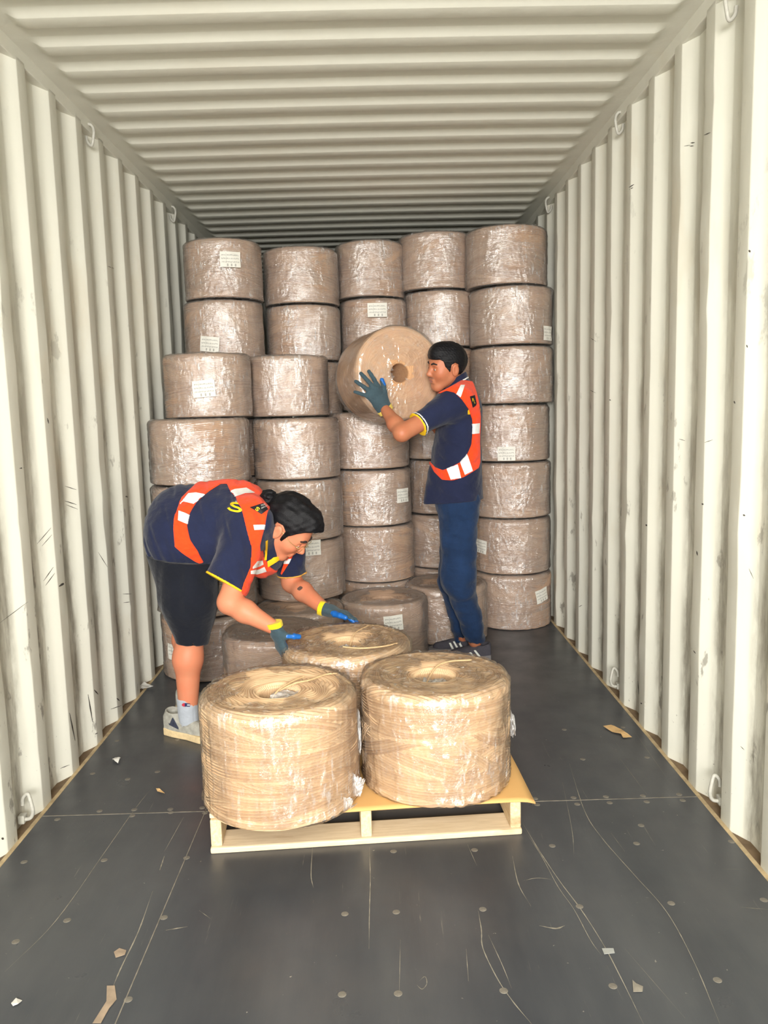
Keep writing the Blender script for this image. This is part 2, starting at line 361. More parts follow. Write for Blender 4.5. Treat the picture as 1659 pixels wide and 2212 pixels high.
# ---------------------------------------------------------------- twine rolls
def twine_mat(name, a, b, c_):
    t = NT(name); at_ = t.n('ShaderNodeAttribute', attribute_name='strand'); o = t.obj()
    c = t.mix(at_.outputs['Fac'], a, b); c = t.mix(t.ramp(t.noise(o, 7, 4), [(.4, 0.), (.75, .6)]), c, c_)
    t.set(Base_Color=c, Roughness=.62, Specular_IOR_Level=.3, Sheen_Weight=.05)
    wv = t.noise(o, 420, 2); t.bump(wv, .25, .001); return t.m
M_tw = twine_mat('paper_twine', srgb(182, 148, 112), srgb(214, 184, 146), srgb(188, 154, 120))
M_tw2 = twine_mat('paper_twine_shaded', srgb(160, 130, 108), srgb(184, 154, 128), srgb(152, 124, 104))  # pallet rolls' twine again, with the deeper container's shade put into the colour
def film_mat(name, base, hi, tint=(1, 1, 1), crink=.8):
    t = NT(name); o = t.obj(); t.t.nodes.remove(t.b)
    tr = t.n('ShaderNodeBsdfTransparent'); tr.inputs[0].default_value = (.97*tint[0], .965*tint[1], .955*tint[2], 1)
    gl = t.n('ShaderNodeBsdfGlossy'); gl.inputs['Roughness'].default_value = .17; gl.inputs[0].default_value = (.95, .95, .95, 1)
    df = t.n('ShaderNodeBsdfDiffuse'); df.inputs[0].default_value = (.86, .85, .83, 1)
    cr = t.noise(o, 34, 5, .7, (1, 1, .45)); cr2 = t.noise(o, 95, 3, .6, (1, 1, .5))
    cloud = t.noise(o, 5.5, 4, .6)
    b = t.n('ShaderNodeBump'); b.inputs['Strength'].default_value = crink; b.inputs['Distance'].default_value = .010
    t.l(t.math('ADD', cr, t.math('MULTIPLY', cr2, .35)), b.inputs['Height'])
    for nd in (gl, df): t.l(b.outputs[0], nd.inputs['Normal'])
    # creased and folded film is whiter than film stretched flat
    k1 = t.ramp(t.noise(o, 46, 4, .75, (1, 1, .3)), [(.54, 0.), (.66, 1.)])
    sheet_ = t.ramp(t.noise(o, 8, 5, .7, (1, 1, .7)), [(.42, 0.), (.6, 1.)])
    vo = t.n('ShaderNodeTexVoronoi', feature='DISTANCE_TO_EDGE'); vo.inputs['Scale'].default_value = 7
    mp = t.n('ShaderNodeMapping'); mp.inputs['Scale'].default_value = (1, 1, .55); t.l(t.mix(.16, o, t.n('ShaderNodeTexNoise').outputs['Color']), mp.inputs[0]); t.l(mp.outputs[0], vo.inputs['Vector'])
    fold = t.math('MULTIPLY', t.math('SUBTRACT', 1., t.math('MULTIPLY', vo.outputs['Distance'], 38), clamp=True), t.math('MULTIPLY', cloud, .34))
    k1 = t.math('ADD', k1, fold)
    fd = t.math('ADD', t.math('MULTIPLY', t.math('MULTIPLY', k1, t.ramp(cloud, [(.4, .1), (.62, 1.)])), hi), base)
    lw = t.n('ShaderNodeLayerWeight'); lw.inputs[0].default_value = .12
    m1 = t.n('ShaderNodeMixShader'); t.l(fd, m1.inputs[0]); t.l(tr.outputs[0], m1.inputs[1]); t.l(df.outputs[0], m1.inputs[2])
    m2 = t.n('ShaderNodeMixShader'); t.l(t.math('ADD', t.math('MULTIPLY', lw.outputs['Fresnel'], .6), t.math('ADD', t.math('MULTIPLY', sheet_, .16), .07), clamp=True), m2.inputs[0]); t.l(m1.outputs[0], m2.inputs[1]); t.l(gl.outputs[0], m2.inputs[2])
    t.l(m2.outputs[0], t.out.inputs[0]); return t.m
M_film = film_mat('stretch_film', .02, .36); M_film2 = film_mat('stretch_film_dense', .11, .42)
HR, RR = .345, .2445
def coil_mesh(name, R=RR, H=HR, rh=.062, nt=320, ps=7, pitch=.0090, amp=.0055, seed=0, nb=40, tilt=.035, top_open=True):
    r = np.random.default_rng(seed)
    # profile: side bottom -> side top -> shoulder -> top face -> hole
    sr = .022; ds = pitch/ps
    prof = []
    for z in np.arange(0.004, H-sr, ds): prof.append((R, z, 1, 0, 0))
    for a in np.arange(0, PI/2, ds/sr): prof.append((R-sr+sr*math.cos(a), H-sr+sr*math.sin(a), math.cos(a), math.sin(a), 1))
    for q in np.arange(R-sr, rh+.012, -ds): prof.append((q, H-.006*((R-sr-q)/(R-sr-rh)), 0, 1, 2))
    for a in np.linspace(PI/2, PI, 6): prof.append((rh+.012+.012*math.cos(a), H-.018+.012*math.sin(a), math.cos(a), math.sin(a), 3))
    for z in np.linspace(H-.022, .01, 26): prof.append((rh, z, -1, 0, 3))
    prof = np.array(prof); n = len(prof); th = np.arange(nt)/nt*2*PI
    T, Z = np.meshgrid(th, prof[:, 1], indexing='ij'); RH = np.broadcast_to(prof[:, 0], T.shape); K = np.broadcast_to(prof[:, 4], T.shape)
    s = np.concatenate([[0], np.cumsum(np.hypot(np.diff(prof[:, 0]), np.diff(prof[:, 1])))]); S = np.broadcast_to(s, T.shape)
    ph = S/pitch+.25*np.sin(T*2+S*30)+T/(2*PI); lift = np.zeros_like(T); sid = np.zeros_like(T)
    for j in range(nb):
        A = r.normal(0, tilt); t0 = r.uniform(0, 2*PI); zc = r.uniform(-.03, H); wd = r.uniform(.010, .034); kk = r.choice([1, 1, 2])
        cz = zc+A*np.sin(kk*(T-t0)); d = np.abs(S-cz)/wd
        m = (d < 1) & (K < 2)
        ph = np.where(m, (S-cz)/pitch+r.random()+j*11, ph); lift = np.where(m, .0012*(j % 3)+.0012*np.clip((1-d)*4, 0, 1), lift)
    # top face: wound coils crossing in shallow arcs
    mt = K == 2
    ph2 = (R-RH)/pitch+.9*np.sin(T*5+RH*70)*np.clip((RH-rh)/.06, 0, 1)+T/(2*PI)
    ph = np.where(mt, ph2, ph)
    f = ph-np.floor(ph); hgt = np.sin(PI*f)**.75*amp
    hgt = np.where(K == 3, .0008*np.sin(T*60), hgt+lift)
    idn = np.floor(ph); strand = np.abs(np.sin(idn*12.9898+4.1)*43758.5453) % 1
    wob = .0015*np.sin(2*T+r.uniform(0, 6))+.001*np.sin(3*T+r.uniform(0, 6)+Z*9)
    nr, nz = prof[:, 2], prof[:, 3]
    rad = RH+(hgt+.002*np.sin(T*40+ph*5)*.15)*nr+wob*(K < 3)*RH/R
    z = Z+hgt*nz
    V = np.stack([rad*np.cos(T), rad*np.sin(T), z], -1).reshape(-1, 3)
    me = mesh_np(name, V, grid_faces(nt, n, wrap_u=True))
    a = me.attributes.new('strand', 'FLOAT', 'POINT'); a.data.foreach_set('value', strand.ravel().astype(np.float32))
    return me
def vnoise(P, scale, seed=0, oct=3):
    """cheap smooth noise on an (...,3) array"""
    r = np.random.default_rng(seed); out = np.zeros(P.shape[:-1]); a = 1.
    for o_ in range(oct):
        for _ in range(5):
            k = r.normal(0, 1, 3)*scale; out += a*np.sin(P@k+r.uniform(0, 6.28))/3
        scale *= 2.1; a *= .55
    return out
def wrap_mesh(name, R=RR+.0095, H=HR, seed=0, inner=.11, nt=300, open_side=None, rough=1., rh=.06, cover_hole=False):
    r = np.random.default_rng(seed+50); sr = .03; prof = []
    for q in np.linspace(R-.05, R-.012, 4): prof.append((q, -.0005, 0, -1))
    for a in np.linspace(-PI/2, 0, 5)[1:]: prof.append((R-.012+.012*math.cos(a), .012+.012*math.sin(a), math.cos(a), math.sin(a)))
    for z in np.linspace(.016, H-sr, 60): prof.append((R, z, 1, 0))
    for a in np.linspace(0, PI/2, 10)[1:]: prof.append((R-sr+sr*math.cos(a), H+.010-sr+sr*math.sin(a), math.cos(a), math.sin(a)))
    nin = 26
    base = np.array(prof); th = np.arange(nt)/nt*2*PI
    ir = inner*(1+.22*np.sin(3*th+r.uniform(0, 6))+.16*np.sin(7*th+r.uniform(0, 6))+.08*np.sin(17*th))
    if cover_hole: ir = np.full(nt, .012)
    elif open_side is not None:                        # film pulled back from part of the top face
        a0, wd, r_in = open_side; dd = np.abs((th-a0+PI) % (2*PI)-PI); k = np.clip((wd-dd)/.25, 0, 1); ir = ir*(1-k)+r_in*k
    rows = [np.stack([np.full(nt, p[0]), np.full(nt, p[1]), np.full(nt, p[2]), np.full(nt, p[3])], -1) for p in base]
    for u in np.linspace(0, 1, nin)[1:]:
        q = (R-sr)*(1-u)+ir*u; dip = np.clip((rh-q)/.05, 0, 1)
        rows.append(np.stack([q, H+.010-.004*np.sin(u*PI)-.035*dip, np.zeros(nt), np.ones(nt)], -1))
    A = np.stack(rows, 1)                               # (nt, n, 4)
    T = np.broadcast_to(th[:, None], A.shape[:2]); q, z, nr, nz = [A[..., i] for i in range(4)]
    P = np.stack([q*np.cos(T), q*np.sin(T), z], -1)
    w1 = vnoise(P*np.array([1, 1, .25]), 60, seed, 3); w2 = vnoise(P*np.array([1, 1, .6]), 16, seed+9, 2)
    ridge = np.abs(w1); ridge = np.exp(-(ridge*5)**2)    # narrow vertical creases
    disp = (.0030*ridge+.0022*np.clip(w2, -.4, 1.4)+.0015)*rough
    disp += .006*rough*np.exp(-((z-.012)/.02)**2)*np.clip(vnoise(P, 30, seed+3, 2), 0, 1)*(nr > .2)
    disp += .005*rough*np.exp(-((z-H+.01)/.02)**2)*np.clip(vnoise(P, 35, seed+4, 2), 0, 1)*(nr > .1)
    lim = np.where(nz < -.5, 0, 1); disp = np.maximum(disp, -.001)*lim
    q2 = q+disp*nr; z2 = z+disp*np.maximum(nz, 0)
    wv = .0035*np.sin(2*T+seed)
    V = np.stack([(q2+wv*nr)*np.cos(T), (q2+wv*nr)*np.sin(T), z2], -1)
    n = A.shape[1]
    return mesh_np(name, V.reshape(-1, 3), grid_faces(nt, n, wrap_u=True))
# labels
def label_mat():
    t = NT('printed_label'); uv = t.n('ShaderNodeTexCoord').outputs['UV']; s = t.n('ShaderNodeSeparateXYZ'); t.l(uv, s.inputs[0])
    u, v = s.outputs[0], s.outputs[1]
    row = t.math('PINGPONG', t.math('MULTIPLY', v, 9), 1); ln = t.math('GREATER_THAN', row, .62)
    wd = t.noise(uv, 1, 3, .7, (26, 9.2, 1)); tx = t.math('MULTIPLY', ln, t.math('GREATER_THAN', wd, .49))
    inside = t.math('MULTIPLY', t.math('MULTIPLY', t.math('GREATER_THAN', u, .07), t.math('LESS_THAN', u, .93)), t.math('MULTIPLY', t.math('GREATER_THAN', v, .27), t.math('LESS_THAN', v, .92)))
    col = t.math('LESS_THAN', t.math('ABSOLUTE', t.math('SUBTRACT', u, .3)), .006)
    ic = 0
    m = t.math('MULTIPLY', inside, t.math('MAXIMUM', tx, col))
    for c0 in (.36, .55, .74):                          # three handling marks along the foot
        b = t.math('MULTIPLY', t.math('LESS_THAN', t.math('ABSOLUTE', t.math('SUBTRACT', u, c0)), .035), t.math('LESS_THAN', t.math('ABSOLUTE', t.math('SUBTRACT', v, .14)), .085))
        m = t.math('MAXIMUM', m, b)
    c = t.mix(t.math('MULTIPLY', m, .5), srgb(222, 220, 210), srgb(60, 60, 58)); t.set(Base_Color=c, Roughness=.6); return t.m
M_label = label_mat()
def label_mesh(R=RR+.0145, wdt=.105, hgt=.085, tilt=0.):
    nu, nv = 12, 8; U, Vv = np.meshgrid(np.linspace(-.5, .5, nu), np.linspace(-.5, .5, nv), indexing='ij')
    a = U*wdt; b = Vv*hgt; c, s_ = math.cos(tilt), math.sin(tilt); a, b = a*c-b*s_, a*s_+b*c
    ang = a/R; rr = R+.0015*np.sin(U*9+Vv*5)
    V = np.stack([rr*np.sin(ang), -rr*np.cos(ang), b], -1).reshape(-1, 3)
    me = mesh_np('paper_label', V, grid_faces(nu, nv)); me.materials.append(M_label)
    uvl = me.uv_layers.new(name='uv'); uv = np.stack([U+.5, Vv+.5], -1).reshape(-1, 2)
    li = np.zeros(len(me.loops), np.int32); me.loops.foreach_get('vertex_index', li); uvl.data.foreach_set('uv', uv[li].ravel().astype(np.float32))
    return me
coils = [coil_mesh('twine_coil', seed=i+1, nt=240, ps=6) for i in range(4)]
for m in coils: m.materials.append(M_tw2)
wraps = [wrap_mesh('stretch_wrap', seed=i+1, inner=.13, nt=240) for i in range(5)]
for m in wraps: m.materials.append(M_film2)
wrap_cov = wrap_mesh('stretch_wrap', seed=20, cover_hole=True, nt=240); wrap_cov.materials.append(M_film2)
def loc_label(root, sc_, lab):
    """lab = (px, py, tilt) of the label's centre in the photo, brought onto the roll's surface"""
    x, y, tilt = lab; cx, cy, cz = root.location; R = (RR+.0145)*sc_
    d = CF + CR*(x-IW/2)/FPX - CU*(y-IH/2)/FPX; o = CAMP-np.array([cx, cy, 0])
    a = d[0]**2+d[1]**2; b = 2*(o[0]*d[0]+o[1]*d[1]); c = o[0]**2+o[1]**2-R*R; disc = b*b-4*a*c
    if disc < 0: disc = 0
    t_ = (-b-math.sqrt(disc))/(2*a); p = o+d*t_
    ang = math.atan2(p[0], -p[1]); l = link('paper_label', label_mesh(tilt=tilt, wdt=.105/sc_, hgt=.085), None, root)
    l.rotation_euler.z = ang-root.rotation_euler.z; l.location.z = p[2]-cz
    return l
G_ST = 'wrapped twine rolls stacked at the end of the container'; G_FL = 'wrapped twine rolls standing on the floor in front of the stacks'
cnt = [0]
def roll(x, y, z, r=.258, label='', group=G_ST, lab=None, cover=False, rz=None, h=None):
    i = cnt[0]; cnt[0] += 1; rr = np.random.default_rng(100+i); s = r/.258
    e = empty('twine_roll', (x, y, z), 0 if rz is None else rz)
    tag(e, label, 'twine roll', group)
    hs = (h or HR)/HR; tw = hs-.004/HR
    c = link('twine_coil', coils[i % 4], None, e); c.scale = (s, s, tw*.962); c.rotation_euler.z = rr.uniform(0, 6.28)
    wme = wrap_cov if cover else wraps[i % 5]
    wv = link('stretch_wrap', wme, None, e); wv.scale = (s, s, tw*.962); wv.rotation_euler.z = rr.uniform(0, 6.28)
    if lab: loc_label(e, s, lab)
    return e
# right-hand column, seven high
colname = ['bottom roll', 'second roll from the floor', 'third roll from the floor', 'fourth roll from the floor', 'fifth roll from the floor', 'second roll from the top', 'topmost roll']
for k, (dx, dy, dr, lab) in enumerate([(0.0, 0, 0, (1171, 1286, .2)), (-.004, .01, 0, (1038, 1180, -.1)), (-.004, .01, -.003, None), (-.010, .0, -.006, (1094, 980, 0)), (.006, 0, .002, None), (.004, .0, 0, (1184, 720, 0)), (-.022, 0, -.004, None)]):
    roll(.915+dx, 5.075+dy, k*.353, .256+dr, 'film-wrapped twine roll, %s in the rightmost column' % colname[k], lab=lab, cover=(k == 6), h=.352)
# fourth column (behind the standing worker)
for k in range(7):
    roll(.485+(.012 if k in (5, 2) else 0)-(.012 if k == 6 else 0), 5.31, k*.3565, .240 if k < 6 else .243, 'film-wrapped twine roll, %s in the column behind the standing worker' % colname[k], h=.3555)
# third column: four at the front, three above set back
fn = ['bottom roll', 'second roll', 'third roll', 'top roll']
for k in range(4):
    roll((.035, .030, .018, .008)[k], 4.985+(0, 0, .004, .004)[k], k*.3475, .250, 'film-wrapped twine roll, %s of the four-high stack left of the standing worker' % fn[k], lab=(869, 1070, 0) if k == 2 else None, h=.3465)
for k, nm in ((4, 'lowest'), (5, 'middle'), (6, 'top')):
    roll((0, 0, 0, 0, .045, .062, .048)[k], 5.28, .348*4+(k-4)*.353, .220, 'film-wrapped brown twine roll, %s of the three set back in the middle column' % nm, lab=(814, 671, 0) if k == 5 else None, h=.352)
# second column
for k in range(7):
    vis = k > 4
    roll(-.385, 5.115, k*.341, .233, ('film-wrapped twine roll, %s in the second back column from left' % colname[k]) if k > 3 else 'hidden twine roll, %s in the second back column' % colname[k], h=.340,
         group=G_ST if k > 3 else 'hidden rolls at the back left')
# first column
for k in range(7):
    roll(-.838+(.012 if k == 6 else 0), 4.87, k*.342, .238 if k != 6 else .232, ('film-wrapped twine roll, %s in the leftmost back column' % colname[k]) if k > 4 else 'hidden twine roll, %s in the leftmost back column' % colname[k], h=.341,
         group=G_ST if k > 4 else 'hidden rolls at the back left', lab={6: (496, 562, 0), 5: (455, 744, -.12)}.get(k))
# front stacks at the left
for k in range(4):
    roll(-.893, 4.275, k*.345, .262 if k != 2 else .268, 'film-wrapped twine roll, %s of the four-high stack against the left wall' % fn[k], h=.344, lab=(374, 1410, 0) if k == 0 else None)
roll(-.850, 4.375, 1.377, .236, 'film-wrapped brown twine roll with a label, fifth from the floor beside the left wall', h=.340, lab=(441, 840, .06))
roll(-.400, 4.285, 0, .254, 'wide film-wrapped twine roll whose top shows behind the bending worker\'s far forearm', G_FL, h=.345)
for k in range(1, 4):
    roll(-.402, 4.565, k*.342, .248, 'film-wrapped twine roll, %s of three behind the bending worker\'s head' % ['', 'lowest', 'middle', 'top'][k], h=.341, lab=(672, 1183, 0) if k == 1 else None)
roll(-.448, 4.655, 1.370, .238, 'film-wrapped twine roll with shiny crumpled film, fifth from the floor in the second column', h=.345)
# standing on the floor in front
roll(-.470, 3.785, 0, .256, 'film-wrapped twine roll on the floor between the bending worker\'s legs and the pallet', G_FL, cover=True, h=.352)
roll(.072, 4.44, 0, .254, 'film-wrapped brown twine roll with a label on its side, on the floor behind the pallet', G_FL, lab=(850, 1346, .06))
roll(.462, 4.785, 0, .254, 'film-wrapped twine roll on the floor right behind the standing worker\'s legs', G_FL)
# the three big rolls on the pallet
M_hole = plain('core_film', srgb(170, 150, 130), .5, .2, 30)
def front(name, x, y, seed, label, inner, open_side, rz=0., dense=False, film=None):
    e = empty('twine_roll', (x, y, ZP), rz); tag(e, label, 'twine roll', 'twine rolls standing on the pallet')
    c = coil_mesh('twine_coil', seed=seed, nt=600, ps=9, pitch=.0098, amp=.0082, nb=60, tilt=.055); link('twine_coil', c, M_tw, e).scale = (1, 1, 1.02)
    wv = wrap_mesh('stretch_wrap', seed=seed+30, inner=inner, nt=420, open_side=open_side, rough=1.35); link('stretch_wrap', wv, film or M_film, e).scale = (1.005, 1.005, 1.03)
    return e
fl = front('l', -.290, 2.515, 11, 'golden-brown paper twine roll in torn clear film on the left front of the pallet', .15, (.15, 1.15, .20))
fr = front('r', .232, 2.622, 12, 'paper twine roll wrapped in shiny clear film at the right front of the pallet', .085, None)
fm = front('m', -.083, 3.045, 13, 'paper twine roll at the back of the pallet that the bending worker grips', .09, None)
M_strand = plain('loose_twine', srgb(196, 164, 122), .75, .15, 80)
def strand(parent, pts, r=.003):
    l = link('loose_strand', tube_mesh('loose_strand', spline(pts, 8), r, 8), M_strand, parent)
H1 = HR*1.02+.008
strand(fl, [(-.02, .0, H1-.02), (.05, .03, H1+.004), (.10, .055, H1+.006), (.15, .11, H1+.005), (.19, .12, H1+.004)], .0032)
strand(fl, [(-.03, -.05, H1-.04), (.0, -.01, H1-.005), (.04, .05, H1+.004), (.075, .10, H1+.003)], .003)
strand(fm, [(.01, .0, H1-.03), (.03, .05, H1+.012), (.08, .14, H1+.016), (.10, .19, H1+.006), (.15, .2, H1)], .0022)
strand(fm, [(-.01, -.12, H1+.010), (.06, -.145, H1+.010), (.14, -.13, H1+.010), (.2, -.08, H1+.006)], .003)
strand(fr, [(-.03, -.02, H1-.03), (.01, .05, H1+.004), (.06, .09, H1+.01), (.14, .10, H1+.01)], .003)
# crumpled film pushed into the cores and loose film corners
def crumple(parent, loc, size, seed, mat=M_film2, flat=.45):
    r = np.random.default_rng(seed); n = 26; U, Vv = np.meshgrid(np.linspace(-1, 1, n), np.linspace(-1, 1, n), indexing='ij')
    m = np.clip(1-np.hypot(U, Vv)*.55, .1, 1)
    P = np.stack([U, Vv, 0*U], -1); Z = flat*(np.abs(vnoise(P, 3, seed, 4)))*m
    X = U*m**.3+.12*vnoise(P, 4, seed+1, 2); Y = Vv*m**.3+.12*vnoise(P, 4, seed+2, 2)
    V = np.stack([X*size[0], Y*size[1], Z*size[2]], -1).reshape(-1, 3)
    o = link('film_wad', mesh_np('film_wad', V, grid_faces(n, n)), mat, parent, loc); return o
M_filmw = film_mat('crumpled_film', .38, .5)
crumple(fr, (.0, 0, H1-.045), (.062, .062, .05), 4, M_filmw); crumple(fm, (0, 0, H1-.045), (.062, .062, .045), 5, M_filmw)
crumple(fl, (.03, -.02, H1-.02), (.07, .05, .03), 6, M_filmw)
def flap(parent, ang, z, w_, h_, out, seed, R=RR+.01):
    n, m = 16, 14; U, Vv = np.meshgrid(np.linspace(0, 1, n), np.linspace(-.5, .5, m), indexing='ij')
    P = np.stack([U, Vv, 0*U], -1); nz = vnoise(P, 5, seed, 3)
    taper = (1-.6*U); rr = R+out*U**1.2; an = ang+.12*nz*U
    V = np.stack([rr*np.cos(an), rr*np.sin(an), z+Vv*h_*taper+.2*h_*nz*U*.4], -1).reshape(-1, 3)
    link('film_flap', mesh_np('film_flap', V, grid_faces(n, m)), M_filmw, parent)
flap(fl, -.35, .06, .05, .09, .035, 1); flap(fl, .0, .2, .05, .2, .014, 2); flap(fr, .02, .17, .05, .13, .02, 3); flap(fl, 2.95, .27, .05, .1, .012, 4)
flap(fl, -.6, .025, .05, .05, .03, 7)

# ---------------------------------------------------------------- solid modelling by distance fields (people, gloves, shoes)
class Field:
    def __init__(s, lo, hi, h):
        s.h = h; s.lo = np.array(lo, float); n = np.ceil((np.array(hi)-s.lo)/h).astype(int)+1
        s.X, s.Y, s.Z = [(s.lo[i]+np.arange(n[i])*h).astype(np.float32) for i in range(3)]
        s.x, s.y, s.z = s.X[:, None, None], s.Y[None, :, None], s.Z[None, None, :]; s.D = None
    def loc(s, F):                                    # coordinates in a frame (3x3 rows = axes, origin)
        if F is None: return s.x, s.y, s.z
        A, o, k = F; p = (s.x-o[0], s.y-o[1], s.z-o[2])
        return [(p[0]*A[i][0]+p[1]*A[i][1]+p[2]*A[i][2])/k for i in range(3)]
    def add(s, d, k=.02):
        if s.D is None: s.D = np.broadcast_to(d, (len(s.X), len(s.Y), len(s.Z))).astype(np.float32).copy(); return s
        if k <= 0: s.D = np.minimum(s.D, d); return s
        h = np.maximum(k-np.abs(s.D-d), 0)/k; s.D = np.minimum(s.D, d)-h*h*k*.25; return s
    def sub(s, d, k=.01):
        d = -d; h = np.maximum(k-np.abs(s.D-d), 0)/k if k > 0 else 0; s.D = np.maximum(s.D, d)+(h*h*k*.25 if k > 0 else 0); return s
    def cap(s, a, b, ra, rb, F=None, flat=None):
        x, y, z = s.loc(F); a = np.array(a, float); b = np.array(b, float)
        px, py, pz = x-a[0], y-a[1], z-a[2]; v = b-a
        if flat is not None:
            w, kf = np.array(flat[0], float), flat[1]; w = w/np.linalg.norm(w); dt = (px*w[0]+py*w[1]+pz*w[2])*(1/kf-1)
            px, py, pz = px+w[0]*dt, py+w[1]*dt, pz+w[2]*dt; v = v+w*(v@w)*(1/kf-1)
        t = np.clip((px*v[0]+py*v[1]+pz*v[2])/(v@v+1e-9), 0, 1)
        d = np.sqrt((px-t*v[0])**2+(py-t*v[1])**2+(pz-t*v[2])**2)-(ra+(rb-ra)*t)
        k = F[2] if F else 1
        return d*k*(flat[1]**.5 if flat is not None else 1)
    def ell(s, c, r, F=None):
        x, y, z = s.loc(F); x, y, z = x-c[0], y-c[1], z-c[2]
        k0 = np.sqrt((x/r[0])**2+(y/r[1])**2+(z/r[2])**2)+1e-6; k1 = np.sqrt((x/r[0]**2)**2+(y/r[1]**2)**2+(z/r[2]**2)**2)+1e-6
        return k0*(k0-1)/k1*(F[2] if F else 1)
    def plane(s, p, n):
        n = np.array(n, float); n /= np.linalg.norm(n); return (s.x-p[0])*n[0]+(s.y-p[1])*n[1]+(s.z-p[2])*n[2]
    def noise(s, scale, seed, oct=2, st=(1, 1, 1)):
        r = np.random.default_rng(seed); out = 0.; a = 1.
        for _ in range(oct):
            for _ in range(4):
                k = r.normal(0, 1, 3)*scale*np.array(st); out = out+a*np.sin(s.x*k[0]+s.y*k[1]+s.z*k[2]+r.uniform(0, 6.28))/2.5
            scale *= 2; a *= .5
        return out
    def prism(s, poly, ax=(0, 2), F=None):            # signed distance to a polygon, extruded along the third axis
        if F is None:
            A, B = np.meshgrid((s.X, s.Y, s.Z)[ax[0]], (s.X, s.Y, s.Z)[ax[1]], indexing='ij')
        else: L = s.loc(F); A, B = L[ax[0]], L[ax[1]]
        P = np.array(poly, float); d = None; sg = np.ones_like(A)
        for i in range(len(P)):
            p, q = P[i], P[i-1]; e = q-p; wx, wy = A-p[0], B-p[1]; t = np.clip((wx*e[0]+wy*e[1])/(e@e+1e-12), 0, 1)
            dd = (wx-e[0]*t)**2+(wy-e[1]*t)**2; d = dd if d is None else np.minimum(d, dd)
            c1 = B >= p[1]; c2 = B < q[1]; c3 = e[0]*wy > e[1]*wx
            flip = (c1 & c2 & c3) | (~c1 & ~c2 & ~c3); sg = np.where(flip, -sg, sg)
        d = sg*np.sqrt(d)
        if F is None:
            sh = [1, 1, 1]; sh[ax[0]] = A.shape[0]; sh[ax[1]] = A.shape[1]; d = d.reshape(sh) if ax[0] < ax[1] else d.T.reshape(sh)
        else: d = d*F[2]
        return d
    def mesh(s, name, D=None):
        D = s.D if D is None else D; D = np.broadcast_to(D, (len(s.X), len(s.Y), len(s.Z)))
        I = D < 0; nx, ny, nz = D.shape
        c = np.zeros((nx-1, ny-1, nz-1), np.int8)
        for i in (0, 1):
            for j in (0, 1):
                for k in (0, 1): c += I[i:nx-1+i, j:ny-1+j, k:nz-1+k]
        act = (c > 0) & (c < 8); idx = np.full(act.shape, -1, np.int64); idx[act] = np.arange(act.sum()); ci = np.argwhere(act)
        acc = np.zeros((len(ci), 3)); num = np.zeros(len(ci))
        cs = [(i, j, k) for i in (0, 1) for j in (0, 1) for k in (0, 1)]
        vals = {o: D[ci[:, 0]+o[0], ci[:, 1]+o[1], ci[:, 2]+o[2]] for o in cs}
        for a in cs:
            for ax in range(3):
                if a[ax]: continue
                b = list(a); b[ax] = 1; b = tuple(b); va, vb = vals[a], vals[b]; m = (va < 0) != (vb < 0)
                t = np.where(m, va/(va-vb+1e-20), 0); p = np.array(a, float)[None]+np.zeros((len(ci), 3)); p[:, ax] += t
                acc[m] += p[m]; num[m] += 1
        V = s.lo+(ci+acc/num[:, None])*s.h
        Fs = []
        for ax in range(3):
            u, v = [(1, 2), (2, 0), (0, 1)][ax]; sl0 = [slice(None)]*3; sl1 = [slice(None)]*3; sl0[ax] = slice(0, -1); sl1[ax] = slice(1, None)
            e = I[tuple(sl0)] != I[tuple(sl1)]; E_ = np.argwhere(e)
            ok = (E_[:, u] > 0) & (E_[:, v] > 0) & (E_[:, u] < D.shape[u]-1) & (E_[:, v] < D.shape[v]-1); E_ = E_[ok]
            du = np.zeros(3, int); dv = np.zeros(3, int); du[u] = 1; dv[v] = 1
            q = [E_-du-dv, E_-dv, E_, E_-du]; q = np.stack([idx[t[:, 0], t[:, 1], t[:, 2]] for t in q], 1)
            fl = I[E_[:, 0], E_[:, 1], E_[:, 2]]; q = np.where(fl[:, None], q, q[:, ::-1]); Fs.append(q)
        Fs = np.vstack(Fs); Fs = Fs[(Fs >= 0).all(1)]
        return mesh_np(name, V, Fs)
def shell(name, f, D, mat, parent, sm=2):
    me = f.mesh(name, D); o = link(name, me, mat, parent)
    if sm:
        n = len(me.vertices); co = np.zeros(n*3, np.float32); me.vertices.foreach_get('co', co); co = co.reshape(-1, 3)
        ed = np.zeros(len(me.edges)*2, np.int32); me.edges.foreach_get('vertices', ed); ed = ed.reshape(-1, 2)
        deg = np.bincount(ed.ravel(), minlength=n)[:, None]
        for i in range(sm*2):
            a = np.zeros_like(co)
            for ax in range(3): a[:, ax] = np.bincount(ed[:, 0], co[ed[:, 1], ax], n)+np.bincount(ed[:, 1], co[ed[:, 0], ax], n)
            co = co+(.5 if i % 2 == 0 else -.52)*(a/np.maximum(deg, 1)-co)
        me.vertices.foreach_set('co', co.ravel()); me.update()
    return o
def join(objs, name):
    """one mesh out of several, without operators"""
    bm = bmesh.new(); mats = []
    for o in objs:
        me = o.data.copy(); base = len(mats); mats += list(o.data.materials); k0 = len(bm.faces); bm.from_mesh(me); bm.faces.ensure_lookup_table()
        for f in bm.faces[k0:]: f.material_index += base
    me = bpy.data.meshes.new(name); bm.to_mesh(me); bm.free()
    for m in mats: me.materials.append(m)
    par = objs[0].parent
    for o in objs: bpy.data.objects.remove(o)
    o = bpy.data.objects.new(name, me); COL.objects.link(o); o.parent = par; return o
def nrm(v): v = np.array(v, float); return v/np.linalg.norm(v)
def frame(o, fwd, up, k=1.):
    x = nrm(fwd); z = np.array(up, float); z = nrm(z-x*(z@x)); y = np.cross(z, x); return (np.array([x, y, z]), np.array(o, float), k)
